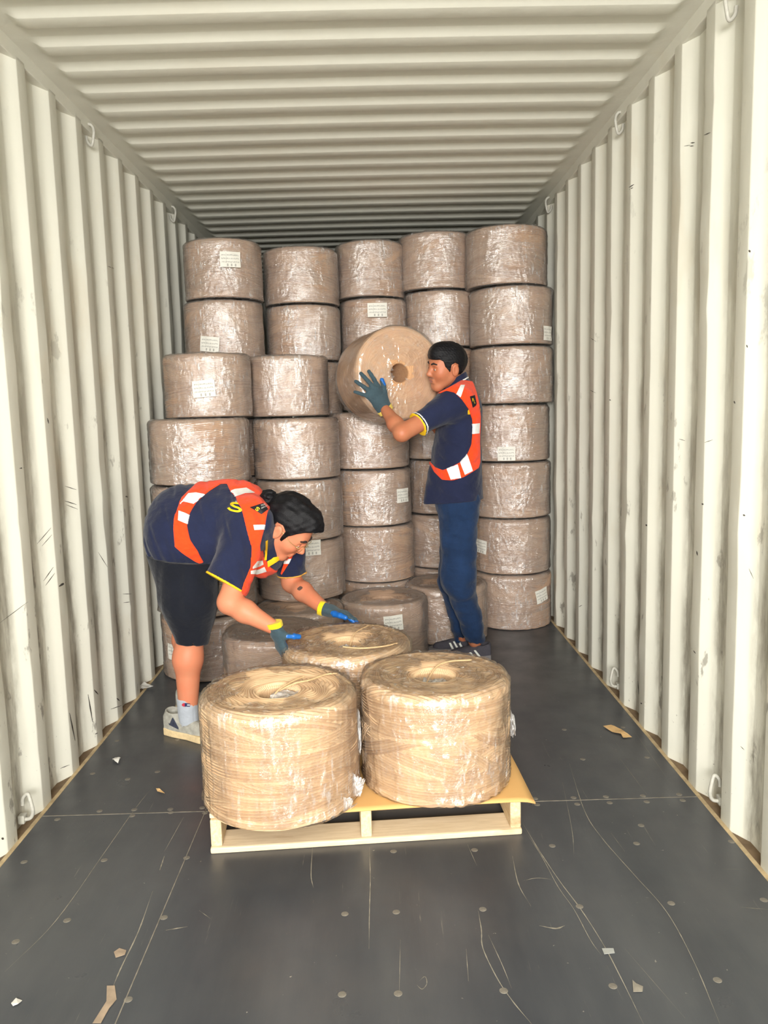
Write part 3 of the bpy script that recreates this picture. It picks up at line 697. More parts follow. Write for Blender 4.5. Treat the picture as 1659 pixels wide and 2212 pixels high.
def W(F, p): A, o, k = F; return o+k*(A.T@np.array(p, float))
def pick_mats(o, F, rules):
    """rules: list of (slot, fn(x,y,z local)->mask) on face centres"""
    me = o.data; n = len(me.polygons); c = np.zeros(n*3, np.float32); me.polygons.foreach_get('center', c); c = c.reshape(-1, 3)
    A, og, k = F; L = (c-og)@A.T/k; mi = np.zeros(n, np.int32)
    for s_, fn in rules: mi[fn(L[:, 0], L[:, 1], L[:, 2])] = s_
    me.polygons.foreach_set('material_index', mi)

def skin_mat(name, col):
    t = NT(name); o = t.obj(); c = t.mix(t.ramp(t.noise(o, 14, 4), [(.35, 0.), (.7, 1.)]), col, tuple(v*k for v, k in zip(col[:3], (1.04, .88, .84)))+(1,))
    t.set(Base_Color=c, Roughness=.5, Specular_IOR_Level=.35, Subsurface_Weight=.08, Subsurface_Radius=(.012, .005, .003), Subsurface_Scale=.6)
    t.bump(t.noise(o, 160, 3), .12, .001); return t.m
def cloth_mat(name, col, rough=.9, w=900, vary=.12, weave=.25):
    t = NT(name); o = t.obj(); wr = t.math('MULTIPLY', t.ramp(t.noise(o, 11, 4, .55, (1, 1, 1.6)), [(.3, 0.), (.7, 1.)]), 9.); c = t.mix(t.ramp(t.noise(o, 12, 4), [(.3, 0.), (.7, 1.)]), tuple(v*(1-vary) for v in col[:3])+(1,), tuple(v*(1+vary) for v in col[:3])+(1,))
    t.set(Base_Color=c, Roughness=rough, Specular_IOR_Level=.2, Sheen_Weight=.12); t.bump(t.math('ADD', t.noise(o, w, 2), wr), weave*1.4, .0016); return t.m
M_skinA = skin_mat('skin_tanned', srgb(200, 130, 98)); M_skinB = skin_mat('skin_brown', srgb(180, 116, 84))
M_lipA = plain('lip', srgb(180, 98, 88), .45, .05); M_lipB = plain('lip_brown', srgb(150, 88, 74), .45, .05)
M_brow = plain('eyebrow_hair', srgb(40, 30, 28), .8, .1); M_sclera = plain('eye_white', srgb(200, 192, 184), .3, .03); M_iris = plain('eye_iris', srgb(34, 22, 18), .2, .05)
M_stubble = plain('stubble_skin', srgb(150, 102, 82), .6, .1)
def hair_mat():
    t = NT('black_hair'); o = t.obj(); c = t.mix(t.noise(o, 90, 3), srgb(8, 9, 13), srgb(24, 23, 26)); t.set(Base_Color=c, Roughness=.48, Specular_IOR_Level=.22)
    t.bump(t.noise(o, 260, 3, .7, (1, .35, 1)), .6, .003); return t.m
M_hair = hair_mat()
M_navy = cloth_mat('navy_polo_cloth', srgb(30, 36, 62)); M_black = cloth_mat('black_shorts_cloth', srgb(20, 23, 32)); M_denim = cloth_mat('dark_denim', srgb(24, 46, 78), .85, 700, .22)
M_org = cloth_mat('orange_hivis_mesh', srgb(255, 72, 22), .7, 1100, .04, .5); M_refl = plain('silver_reflective_tape', srgb(232, 230, 226), .35, .08, 60, .15)
M_yel = plain('yellow_trim', srgb(246, 196, 24), .7, .05); M_whitet = plain('white_trim', srgb(228, 226, 220), .7, .05); M_gold = plain('gold_rib_knit', srgb(206, 150, 62), .8, .06)
M_glove = cloth_mat('grey_knit_glove', srgb(58, 76, 84), .85, 600, .12); M_gblue = plain('blue_latex_coating', srgb(20, 96, 176), .4, .12, 60, .2); M_gblue2 = M_gblue
M_cuff = cloth_mat('yellow_glove_cuff', srgb(236, 206, 30), .8, 500, .08); M_cuff2 = cloth_mat('pale_yellow_glove_cuff', srgb(208, 180, 84), .8, 500, .08)
M_patch = plain('black_badge_cloth', srgb(16, 15, 22), .7, .1); M_logoY = plain('yellow_print', srgb(252, 208, 20), .6, .04); M_logoW = plain('white_print', srgb(226, 226, 222), .6, .04)

# ---- head: local frame x = face, y = person's left, z = crown
def head_field(f, F, male_long=0.):
    E = lambda c, r: f.ell(c, r, F)
    C = lambda a, b, ra, rb=None, fl=None: f.cap(a, b, ra, rb if rb is not None else ra, F, fl)
    f.add(E((-.008, 0, .032), (.098, .077, .090)))
    f.add(E((.034, 0, -.030), (.060, .060, .078)), .04)
    for s_ in (-1, 1):
        f.add(C((-.004, s_*.052, -.048), (.050, s_*.024, -.100), .017, .016), .03)
        f.add(E((.052, s_*.040, -.026), (.030, .024, .026)), .03)
    f.add(C((.062, -.010, -.106), (.062, .010, -.106), .019), .025)
    f.add(C((.072, -.034, .020), (.072, .034, .020), .015), .02)
    f.sub(E((.098, .032, .000), (.016, .019, .012)), .014); f.sub(E((.098, -.032, .000), (.016, .019, .012)), .014)
    f.add(C((.084, 0, .010), (.108, 0, -.030), .008, .0115), .014)
    for s_ in (-1, 1): f.add(C((.093, s_*.011, -.036), (.100, s_*.007, -.036), .0078), .008)
    f.add(C((.086, -.017, -.0625), (.086, .017, -.0625), .0085), .010); f.add(C((.084, -.014, -.0735), (.084, .014, -.0735), .0085), .008)
    f.sub(f.cap((.096, -.022, -.068), (.096, .022, -.068), .0022, .0022, F), .004)
    for s_ in (-1, 1):
        f.add(f.ell((.078, s_*.032, -.001), (.0125, .015, .0115), F), .003)          # lids over the eyeball
        e0 = f.ell((-.012, s_*.083, -.006), (.021, .0085, .033), F)
        f.add(e0, .008); f.sub(f.ell((-.008, s_*.094, -.004), (.011, .007, .019), F), .004)
def head_rules(stub=False):
    R_ = [
          (3, lambda x, y, z: (np.abs(z+.003) < .0034) & (np.abs(np.abs(y)-.032) < .011) & (x > .07)),
          (4, lambda x, y, z: (np.abs(z+.003) < .0038) & (np.abs(np.abs(y)-.032) < .0050) & (x > .07)),
          (1, lambda x, y, z: (np.abs(z+.068) < .0105-.012*np.abs(y)/.03) & (np.abs(y) < .021) & (x > .07))]
    if stub: R_ = [(5, lambda x, y, z: ((z < -.047) & (z > -.057) & (np.abs(y) < .026) & (x > .07)))]+R_
    return R_
def brows(parent, F):
    f = Field(W(F, (.06, 0, .02))-.09, W(F, (.06, 0, .02))+.09, .0022)
    for s_ in (-1, 1):
        d = np.minimum(f.cap((.0945, s_*.012, .0225), (.0930, s_*.030, .0290), .0046, .0056, F), f.cap((.0930, s_*.030, .0290), (.0820, s_*.050, .0255), .0056, .0036, F))
        shell('eyebrow', f, d+.0004*f.noise(500, 4), M_brow, parent, 1)
HAIR_SHORT = [(.13, .048), (.085, .050), (.066, .052), (.050, .042), (.042, .014), (.030, -.026), (.014, -.022), (.010, .024), (-.010, .034), (-.034, .022), (-.036, -.030), (-.050, -.062), (-.12, -.062), (-.16, 0), (-.14, .2), (.14, .2)]
HAIR_LONG = [(.15, .105), (.092, .092), (.072, .076), (.052, .052), (.034, .020), (.026, -.026), (.016, -.024), (.014, .030), (-.010, .042), (-.038, .032), (-.040, -.03), (-.06, -.075), (-.12, -.08), (-.17, 0), (-.15, .22), (.15, .22)]

# ---- gloved hand: local x = towards the thumb, y = wrist to knuckles, z = back of the hand
def glove(name, parent, wrist, along, back, thumb_side, curls, spread, thumb, cuffmat, tipmat=None, k=1., cuff=.03, h=.0022, coat='palm', squash=1.):
    y = nrm(along); z = np.array(back, float); z = nrm(z-y*(z@y)); x = np.cross(y, z)*thumb_side
    A = np.array([x, y, z]); F = (A, np.array(wrist, float), k)
    pts = []
    P0 = [(.034, .088, 0), (.012, .094, .003), (-.011, .090, .002), (-.032, .080, -.002)]; L = [.072, .080, .075, .058]; r0 = [.0102, .0105, .0100, .0090]
    segs = []
    for i in range(4):
        p = np.array(P0[i]); a = 0.; sp = spread[i]
        for j, fr in enumerate((.44, .31, .25)):
            a += curls[i][j]; d = np.array([math.sin(sp)*math.cos(a), math.cos(sp)*math.cos(a), -math.sin(a)])
            q = p+d*L[i]*fr*1.08; segs.append((p, q, r0[i]*(1-.07*j), r0[i]*(1-.07*(j+1)), .010 if j == 0 else .004)); p = q
    tb = [np.array(t_) for t_ in thumb]
    for j in range(len(tb)-1): segs.append((tb[j], tb[j+1], [.015, .0128, .0115][j], [.0128, .0115, .0100][j], .014 if j == 0 else .004))
    allp = np.array([W(F, s_[i]) for s_ in segs for i in (0, 1)]+[W(F, (0, -.05, 0))]); f = Field(allp.min(0)-.035, allp.max(0)+.035, h)
    C = lambda a, b, ra, rb=None, fl=None: f.cap(a, b, ra, rb if rb is not None else ra, F, fl)
    zf = (np.array([0, 0, 1.]), .42)
    f.add(f.cap((0, .012, 0), (.002, .066, 0), .036, .041, F, zf)); f.add(f.cap((.020, .080, 0), (-.022, .076, 0), .0145, .0135, F), .02)
    f.add(f.cap((0, -.03, 0), (0, .02, 0), .033, .032, F, (np.array([0, 0, 1.]), .85)), .02)
    for s_ in segs: f.add(f.cap(s_[0], s_[1], s_[2], s_[3], F), s_[4])
    hand = f.D.copy(); Lx, Ly, Lz = f.loc(F)
    body = np.maximum(hand+.0006*f.noise(300, 3), -(Ly+.012)*k)
    g = shell(name, f, body, [M_glove, tipmat or M_gblue], parent, 1)
    if coat == 'palm': pick_mats(g, F, [(1, lambda a, b, c: ((c < -.004) & (b > .02)) | ((b > .135)) | ((a > .062)))])
    elif coat == 'tips': pick_mats(g, F, [(1, lambda a, b, c: (a > .060) & (b > .070))])
    elif coat == 'thumb': pick_mats(g, F, [(1, lambda a, b, c: (a > .050) | ((c < -.010) & (b > .05)) | (c < -.045))])
    f2 = np.maximum(hand-.0035, np.maximum((Ly+.010)*k, -(Ly+.030)*k)); link_cuff = shell('cuff', f, f2, cuffmat, g, 1)
    return g, F

# ---- decals: text or shapes laid onto a surface
def bvh_of(o):
    me = o.data; return BVHTree.FromPolygons([v.co[:] for v in me.vertices], [p.vertices[:] for p in me.polygons])
def decal(name, parent, target, c, right, up, outlines, mat, lift=.0025, thick=.001, sub=3):
    """outlines: list of polygons in (right, up) metres round c; each projected onto target along the view-independent normal right x up"""
    right, up = nrm(right), nrm(up); nv = nrm(np.cross(right, up)); tr = bvh_of(target) if not isinstance(target, BVHTree) else target
    bm = bmesh.new()
    for pl in outlines:
        vs = [bm.verts.new((a, b, 0)) for a, b in pl]
        try: bm.faces.new(vs)
        except ValueError: pass
    bmesh.ops.triangulate(bm, faces=bm.faces[:])
    for _ in range(sub):
        le = [e for e in bm.edges if e.calc_length() > .006]
        if not le: break
        bmesh.ops.subdivide_edges(bm, edges=le, cuts=1); bmesh.ops.triangulate(bm, faces=bm.faces[:])
    for v in bm.verts:
        p = Vector(c)+Vector(right)*v.co.x+Vector(up)*v.co.y; h_ = tr.ray_cast(p+Vector(nv)*.12, -Vector(nv), .4)
        v.co = (h_[0] if h_[0] is not None else p)+Vector(nv)*lift
    bmesh.ops.recalc_face_normals(bm, faces=bm.faces[:])
    me = bpy.data.meshes.new(name); bm.to_mesh(me); bm.free(); o = link(name, me, mat, parent)
    return o
def text_polys(txt, size, bold=.0, shear=0.):
    cu = bpy.data.curves.new('t', 'FONT'); cu.body = txt; cu.size = size; cu.offset = bold; cu.align_x = 'CENTER'; cu.align_y = 'CENTER'; cu.shear = shear; cu.resolution_u = 2
    o = bpy.data.objects.new('t', cu); COL.objects.link(o); dg = bpy.context.evaluated_depsgraph_get(); me = bpy.data.meshes.new_from_object(o.evaluated_get(dg))
    P = [[(me.vertices[i].co.x, me.vertices[i].co.y) for i in p.vertices] for p in me.polygons]
    bpy.data.objects.remove(o); return P
def ribbon2d(pts, w_):
    P = spline([(a, b, 0) for a, b in pts], 6)[:, :2]; T = np.gradient(P, axis=0); T /= np.linalg.norm(T, axis=1)[:, None]; N = np.stack([-T[:, 1], T[:, 0]], 1)
    L_, R_ = P+N*w_/2, P-N*w_/2; return [[tuple(L_[i]), tuple(L_[i+1]), tuple(R_[i+1]), tuple(R_[i])] for i in range(len(P)-1)]
def s_logo(s_):                                        # the slanted S mark
    return ribbon2d([(.95*s_, .35*s_), (.55*s_, .72*s_), (-.3*s_, .70*s_), (-.62*s_, .35*s_), (-.2*s_, .05*s_), (.35*s_, -.1*s_), (.62*s_, -.42*s_), (.25*s_, -.75*s_), (-.55*s_, -.72*s_), (-.95*s_, -.38*s_)], .36*s_)

def pxray(x, y): return Vector(CF + CR*(x-IW/2)/FPX - CU*(y-IH/2)/FPX).normalized()
def pxdecal(name, parent, target, polys, mat, lift=.0022, step=3.0):
    """thin printed or sewn pieces that follow the surface of target; outlines given where the photo shows them"""
    tr = target if isinstance(target, BVHTree) else bvh_of(target); bm = bmesh.new()
    for pl in polys:
        vs = [bm.verts.new((a, b, 0)) for a, b in pl]
        try: bm.faces.new(vs)
        except ValueError: pass
    bmesh.ops.triangulate(bm, faces=bm.faces[:])
    for _ in range(4):
        le = [e for e in bm.edges if e.calc_length() > step*1.4]
        if not le: break
        bmesh.ops.subdivide_edges(bm, edges=le, cuts=1); bmesh.ops.triangulate(bm, faces=[f for f in bm.faces if len(f.verts) > 3])
    C0 = Vector(CAMP); kill = []; last = None
    for v in bm.verts:
        d = pxray(v.co.x, v.co.y); h = tr.ray_cast(C0, d, 12)
        if h[0] is None: kill.append(v); continue
        n = h[1] if h[1].dot(d) < 0 else -h[1]
        v.co = h[0]+n*lift*.5-d*lift*.7
    bmesh.ops.delete(bm, geom=kill, context='VERTS')
    me = bpy.data.meshes.new(name); bm.to_mesh(me); bm.free(); me.polygons.foreach_set('use_smooth', np.ones(len(me.polygons), bool))
    return link(name, me, mat, parent)
def pxtext(txt, c, right, up, size):
    """flat letters laid in photo coordinates: right/up are unit-ish pixel vectors"""
    r, u = np.array(right, float), np.array(up, float)
    return [[(c[0]+r[0]*a*size+u[0]*b*size, c[1]+r[1]*a*size+u[1]*b*size) for a, b in p] for p in text_polys(txt, 1.0)]
def pxlogo(c, right, up, s_):
    return [[(c[0]+right[0]*a+up[0]*b, c[1]+right[1]*a+up[1]*b) for a, b in p] for p in s_logo(s_)]
def xz(pts, Y): return [tuple(at(x, y, Y)[[0, 2]]) for x, y in pts]
def cap_f(f, a, b, ra, rb=None, flat=None, k=.03): return f.add(f.cap(a, b, ra, ra if rb is None else rb, None, flat), k)

# ================================================================ the bending worker
A_root = empty('person', (-.80, 3.42, 0))
tag(A_root, 'person in navy polo, orange vest and black shorts bending over the twine rolls', 'person')
A = lambda x, y, Y: at(x, y, Y)
hA = frame((-.330, 3.345, .904), (.672, -.145, -.726), (.665, -.311, .679), 1.045)
aSN, aEN, aWN = np.array([-.455, 3.235, .945]), A(495, 1301, 3.08), A(594, 1357, 3.0)
aSF, aEF, aWF = np.array([-.37, 3.575, .83]), A(630, 1258, 3.62), A(703, 1317, 3.41)
Y3 = np.array([0, 1., 0]); Z3 = np.array([0, 0, 1.])
# body: arms, legs, trunk as one surface, plus the head carried on by the neck
f = Field((-1.02, 2.93, .10), (-.13, 3.80, 1.14), .0065)
cap_f(f, (-.79, 3.46, .90), (-.50, 3.42, .89), .13, .13)
cap_f(f, aSN+(0, .04, 0), aSF-(0, .02, 0), .06, .06); cap_f(f, (-.47, 3.42, .90), W(hA, (-.045, 0, -.09)), .062, .056)
for S_, E_, W_ in ((aSN, aEN, aWN), (aSF, aEF, aWF)):
    cap_f(f, S_, E_, .055, .045, k=.03); cap_f(f, E_, E_*.65+W_*.35, .042, .044, k=.025); cap_f(f, E_*.65+W_*.35, W_, .044, .027, k=.02)
aHipN, aKN, aAN = np.array([-.78, 3.40, .82]), np.array([-.765, 3.325, .47]), np.array([-.795, 3.325, .12])
aHipF, aKF, aAF = np.array([-.80, 3.60, .86]), np.array([-.85, 3.62, .47]), np.array([-.855, 3.62, .12])
for h_, k_, a_ in ((aHipN, aKN, aAN), (aHipF, aKF, aAF)):
    cap_f(f, h_, k_, .075, .062, k=.03); m_ = k_*.66+a_*.34+np.array([-.008, 0, 0]); cap_f(f, k_, m_, .058, .063, k=.03); cap_f(f, m_, a_, .058, .040, k=.03)
bodyA = shell('body_low', f, f.D, [M_skinA], A_root, 1)
f = Field(W(hA, (0, 0, 0))-.20, W(hA, (0, 0, 0))+.20, .0028)
head_field(f, hA); f.add(f.cap((-.030, 0, -.06), (-.085, 0, -.17), .050, .056, hA), .03)
brows(A_root, hA); hd = shell('head', f, f.D, [M_skinA, M_lipA, M_brow, M_sclera, M_iris, M_stubble], A_root, 1); pick_mats(hd, hA, head_rules())
join([bodyA, hd], 'body')
x, y, z = f.loc(hA)
hair = f.ell((-.012, 0, .040), (.122, .096, .108), hA); hair = np.minimum(hair, f.ell((.02, 0, .075), (.098, .080, .075), hA))
hair = np.maximum(hair+.0035*f.noise(70, 5, 2), f.prism(HAIR_LONG, (0, 2), hA)); hair = hair
hr_ = shell('hair', f, hair, M_hair, A_root, 1)
f2 = Field(W(hA, (-.14, 0, .03))-.07, W(hA, (-.14, 0, .03))+.07, .003); bun = f2.ell((-.140, -.01, .035), (.036, .034, .034), hA)+.003*f2.noise(120, 3)
shell('hair_bun', f2, bun, M_hair, hr_, 1)
tie = f2.ell((-.118, -.012, .036), (.012, .026, .028), hA); shell('hair_tie', f2, tie, plain('red_hair_tie', srgb(206, 44, 52), .7), hr_, 1)
# glasses: thin gold rims, temples along the cheek
def glasses():
    bm_objs = []; P = []
    for s_ in (-1, 1):
        c = np.array([.104, s_*.034, -.004]); ring = [W(hA, c+np.array([-.010*abs(math.cos(a))*(s_*math.cos(a) > 0), .025*math.cos(a), .017*math.sin(a)])) for a in np.linspace(0, 2*PI, 25)]
        P.append((ring, .0013))
        P.append(([W(hA, (.094, s_*.059, .002)), W(hA, (.05, s_*.078, .004)), W(hA, (-.012, s_*.082, .018))], .0016))
    P.append(([W(hA, (.106, -.010, .004)), W(hA, (.112, 0, .007)), W(hA, (.106, .010, .004))], .0013))
    g = [link('g', tube_mesh('g', spline(p, 3), r, 6), M_gl, A_root) for p, r in P]; return join(g, 'glasses')
M_gl = plain('gold_rim', srgb(186, 160, 110), .3, .05, 50, 0, .7)
glasses()
# polo shirt
f = Field((-1.00, 3.02, .56), (-.20, 3.80, 1.16), .0048)
cap_f(f, (-.785, 3.46, .925), (-.56, 3.43, .925), .162, .170); cap_f(f, (-.79, 3.46, .87), (-.66, 3.44, .87), .163, .15, k=.05); cap_f(f, (-.79, 3.385, .875), (-.68, 3.39, .90), .158, .15, k=.05); cap_f(f, (-.79, 3.52, .875), (-.68, 3.50, .90), .158, .15, k=.05); cap_f(f, (-.56, 3.43, .90), (-.45, 3.42, .86), .160, .125, k=.05)
cap_f(f, (-.70, 3.42, .86), (-.47, 3.42, .80), .135, .115, k=.05)
hemN = A(490, 1260, 3.12); hemF = A(631, 1240, 3.61)
cap_f(f, aSN+(-.02, .03, 0), hemN+(hemN-aSN)*.15, .096, .082, k=.07); cap_f(f, aSF, hemF+(hemF-aSF)*.2, .075, .058, k=.05)
f.D = f.D+.0045*f.noise(16, 21, 3, (1, 1, 1.4))+.007*np.maximum(0, f.noise(30, 22, 1, (2, .5, 1)))-.003
Dsh = f.D.copy()
pN = f.plane(hemN, (-.50, -.30, -.80)); pF = f.plane(hemF, (.05, .05, -1))
nearN = np.sqrt((f.x-hemN[0])**2+(f.y-hemN[1])**2+(f.z-hemN[2])**2) < .22; nearF = np.sqrt((f.x-hemF[0])**2+(f.y-hemF[1])**2+(f.z-hemF[2])**2) < .15
armN = (f.cap(aSN, hemN+(hemN-aSN)*.5, .125, .125) < 0) & (f.y < 3.30) & (f.z < 1.0); armF = nearF & (f.y > 3.53)
cutN = np.where(armN, pN, -1); cutF = np.where(armF, pF, -1)
hem = f.plane((-.95, 3.4, .79), (-.12, 0, -1.)); hemm = np.where(f.x < -.60, hem, -1)
neck = f.ell(W(hA, (-.055, 0, -.10)), (.075, .075, .075))
shirt = np.maximum(np.maximum(np.maximum(np.maximum(Dsh, cutN), cutF), hemm), -(neck))
shirtA = shell('polo_shirt', f, shirt, M_navy, A_root, 1)
tr1 = np.maximum(np.maximum(Dsh-.003, np.abs(pN)-.0045), np.where(armN, -1, 1)); tr2 = np.maximum(np.maximum(Dsh-.003, np.abs(pF)-.004), np.where(armF, -1, 1))
shell('sleeve_trim', f, tr1, M_yel, shirtA, 1); shell('sleeve_trim', f, tr2, M_gold, shirtA, 1)
co = np.maximum(np.abs(f.ell(W(hA, (-.058, 0, -.115)), (.074, .074, .074)))-.004, Dsh-.030); co = np.maximum(co, f.ell(W(hA, (-.09, 0, -.16)), (.12, .12, .12)))
shell('collar', f, co, M_patch, shirtA, 1)
# vest
vp = [(437, 1030), (405, 1050), (384, 1078), (378, 1120), (381, 1157), (383, 1178), (414, 1205), (430, 1218), (440, 1216), (430, 1187), (416, 1163), (408, 1133), (410, 1111), (420, 1087), (442, 1066), (463, 1052), (478, 1050), (493, 1065), (511, 1075), (529, 1093),
      (541, 1127), (554, 1169), (554, 1208), (543, 1238), (535, 1272), (571, 1262), (594, 1254), (580, 1232), (569, 1205), (570, 1169), (580, 1120), (583, 1096), (576, 1050), (535, 1030), (505, 1028), (466, 1028)]
vsh = np.maximum(Dsh-.008, f.prism(xz(vp, 3.27))); vsh = np.maximum(vsh, np.where(armF & (f.x > -.42), 1, -1)); vsh = np.maximum(vsh, np.where(f.z < .80, f.y-3.47, -1))
vestA = shell('hivis_vest', f, vsh, M_org, A_root, 1)
tv = bvh_of(vestA)
for q_ in [[(407, 1066), (390, 1090), (389, 1087), (397, 1084), (418, 1089), (442, 1068), (424, 1064)], [(386, 1103), (384, 1124), (395, 1128), (407, 1133), (409, 1112), (397, 1107)],
        [(491, 1064), (507, 1057), (532, 1054), (551, 1065), (530, 1066), (507, 1074)], [(547, 1134), (579, 1133), (577, 1144), (549, 1145)],
        [(545, 1225), (555, 1212), (567, 1210), (569, 1219), (556, 1225), (545, 1229)], [(541, 1233), (560, 1229), (571, 1224), (576, 1234), (557, 1240), (541, 1240)]]: pxdecal('reflective_tape', vestA, tv, [q_], M_refl, .004)
pxdecal('badge', vestA, tv, [[(539, 1096), (568, 1087), (579, 1100), (565, 1111)]], M_patch, .003)
rr_, uu_ = (.86, -.42), (-.36, -.80)
pxdecal('badge_print', vestA, tv, pxlogo((556, 1100), (.75, .4), (.45, -.75), 5.2), M_logoY, .0045, 2)
pxdecal('badge_print', vestA, tv, pxtext('TEEL', (568.5, 1091), (.90, -.40), (-.1, -.8), 6.0)+pxtext('EEKERS', (571, 1095.5), (.90, -.40), (-.1, -.8), 4.8), M_logoW, .0045, 2)
pxdecal('badge', vestA, tv, [[(542, 1265), (560, 1254), (580, 1256), (575, 1260), (556, 1264), (543, 1267)]], M_patch, .003)
pxdecal('badge_print', vestA, tv, pxtext('STEEL', (560, 1259.5), (1, -.12), (.1, -.7), 5), M_logoY, .0045, 2)
ts = bvh_of(shirtA)
pxdecal('shirt_print', shirtA, ts, pxlogo((510, 1095.5), (1., .18), (.1, -.66), 17), M_logoY, .002)
pxdecal('shirt_print', shirtA, ts, pxtext('n', (510.5, 1083.5), (.85, .4), (.3, -.8), 9), M_logoW, .002, 2)
pxdecal('placket_trim', shirtA, ts, [ [(571, 1168), (576, 1166), (575, 1208), (570, 1208)]], M_yel, .012)
pxdecal('placket_trim', shirtA, ts, [[(577, 1211), (585, 1207), (590, 1203), (606, 1200), (607, 1206), (578, 1224)]], M_yel, .010)
pxdecal('vest_strap', vestA, ts, [[(634, 1196), (622, 1220), (609, 1241), (607, 1238), (614, 1215), (620, 1198)]], M_org, .006)
for q_ in [[(629, 1206), (624, 1217), (613, 1217), (616, 1206)]]: pxdecal('reflective_tape', vestA, ts, [q_], M_refl, .009)
# shorts
f = Field((-1.04, 3.12, .36), (-.55, 3.82, 1.04), .0065)
f.add(f.ell((-.80, 3.465, .885), (.150, .190, .150)), .02)
cap_f(f, (-.795, 3.37, .84), (-.768, 3.34, .60), .145, .122, k=.06); cap_f(f, (-.768, 3.34, .60), (-.764, 3.32, .40), .122, .062, k=.04); cap_f(f, (-.80, 3.60, .84), (-.80, 3.60, .60), .125, .100, k=.05); cap_f(f, (-.80, 3.60, .60), (-.83, 3.61, .45), .100, .07, k=.04)
cap_f(f, (-.79, 3.40, .86), (-.68, 3.40, .80), .12, .10, k=.05)
f.D = f.D+.006*f.noise(15, 31, 3, (1.2, 1.2, .6))+.006*np.maximum(0, f.noise(24, 33, 1, (1.6, 1, .5)))
Dso = f.D.copy(); sh = np.maximum(Dso, f.plane((-.77, 3.32, .418), (-.12, -.1, -1))); sh = np.maximum(sh, f.plane((-.95, 3.4, .805), (.12, 0, 1.)))
sh = np.maximum(sh, -(np.where(f.z < .62, np.minimum(f.cap(aKN+(0, 0, .02), aAN, .060, .060), f.cap(aKF+(0, 0, .02), aAF, .058, .058)), 1)))
shortsA = shell('shorts', f, sh, M_black, A_root, 1)
# sock and shoe
def shoe(name, parent, heel, dirx, mats, L=.29, stripe=None, k=1., collar=.10, h=.0035):
    """mats: sole, upper, lining"""
    d = nrm((dirx[0], dirx[1], 0)); c = np.array([heel[0], heel[1], 0.])+d*.10; F = frame(c, d, (0, 0, 1), k)
    lo = np.array([c[0]-.26, c[1]-.26, -.005]); f = Field(lo, lo+(.52, .52, .17), h); x, y, z = f.loc(F)
    ol = [(-.10, 0), (-.09, .032), (-.04, .040), (.04, .040), (.10, .050), (.15, .044), (.185, .015), (.188, -.01), (.165, -.038), (.11, -.046), (.04, -.036), (-.04, -.036), (-.09, -.030)]
    pr = f.prism(ol, (0, 1), F); rise = .012*np.clip((x-.12)/.07, 0, 1)**2
    sole = np.maximum(pr-.003, np.maximum(z-.030-.004*np.clip(-x/.1, 0, 1), -(z-rise)))
    up = f.cap((-.052, 0, .05), (.125, 0, .026), .048, .036, F); u2 = f.cap((-.062, 0, .055), (-.050, 0, .105), .043, .040, F)
    kk = .03; hh = np.maximum(kk-np.abs(up-u2), 0)/kk; up = np.minimum(up, u2)-hh*hh*kk*.25
    up = np.maximum(np.maximum(up+.0012*f.noise(60, 8, 2), pr-.001), -(z-.026)); up = np.maximum(up, (z-collar)-.25*np.clip(-x-.05, 0, 1))
    up = np.maximum(up, -(f.cap((-.055, 0, .100), (-.050, 0, .2), .028, .034, F)))
    s_ = shell(name, f, sole, mats[0], parent, 1); s_.name = 'shoe'
    u_ = shell('upper', f, up, mats[1], s_, 1)
    return s_, u_, F
M_soleT = plain('cream_foam_sole', srgb(214, 190, 146), .8, .12, 60, .3); M_knit = plain('silver_grey_knit', srgb(158, 156, 146), .7, .28, 34, .4)
M_sock = cloth_mat('grey_ribbed_sock', srgb(166, 172, 180), .9, 700, .06)
sA, uA, FA = shoe('shoe', A_root, (-.905, 3.375), (.83, -.42), (M_soleT, M_knit), collar=.105, k=1.02)
shoe('shoe', A_root, (-.93, 3.64), (.9, -.1), (M_soleT, M_knit), h=.005)
f = Field((-.90, 3.22, .03), (-.69, 3.43, .24), .003)
sk = np.maximum(f.cap((-.795, 3.325, .06), (-.797, 3.326, .20), .043, .0455), f.plane((-.797, 3.3, .178), (-.06, 0, 1)))
sk = sk+.0006*np.sin(np.arctan2(f.y-3.325, f.x+.795)*46)
sock = shell('sock', f, sk, M_sock, A_root, 1)
tk = bvh_of(sock)
pxdecal('sock_mark', sock, tk, [[(393, 1521), (395.5, 1519), (399, 1518.5), (399, 1526.5), (395.5, 1526), (393, 1524)]], plain('red_thread', srgb(176, 44, 60), .8), .0015, 2)
pxdecal('sock_mark', sock, tk, [[(399, 1518.5), (404, 1519), (404, 1526), (399, 1526.5)]]+[[(404, 1519), (411, 1520), (411, 1521.5), (404, 1521)], [(404, 1524.5), (411, 1524.3), (410, 1526.2), (404, 1526.4)]], plain('navy_thread', srgb(30, 32, 78), .8), .0015, 2)
pxdecal('shoe_piping', sA, bvh_of(uA), [[(372, 1551), (374, 1550), (386, 1572), (386, 1576), (366, 1566), (364, 1562), (367, 1563), (382, 1572)]], plain('dark_piping', srgb(58, 62, 78), .6), .002, 2)
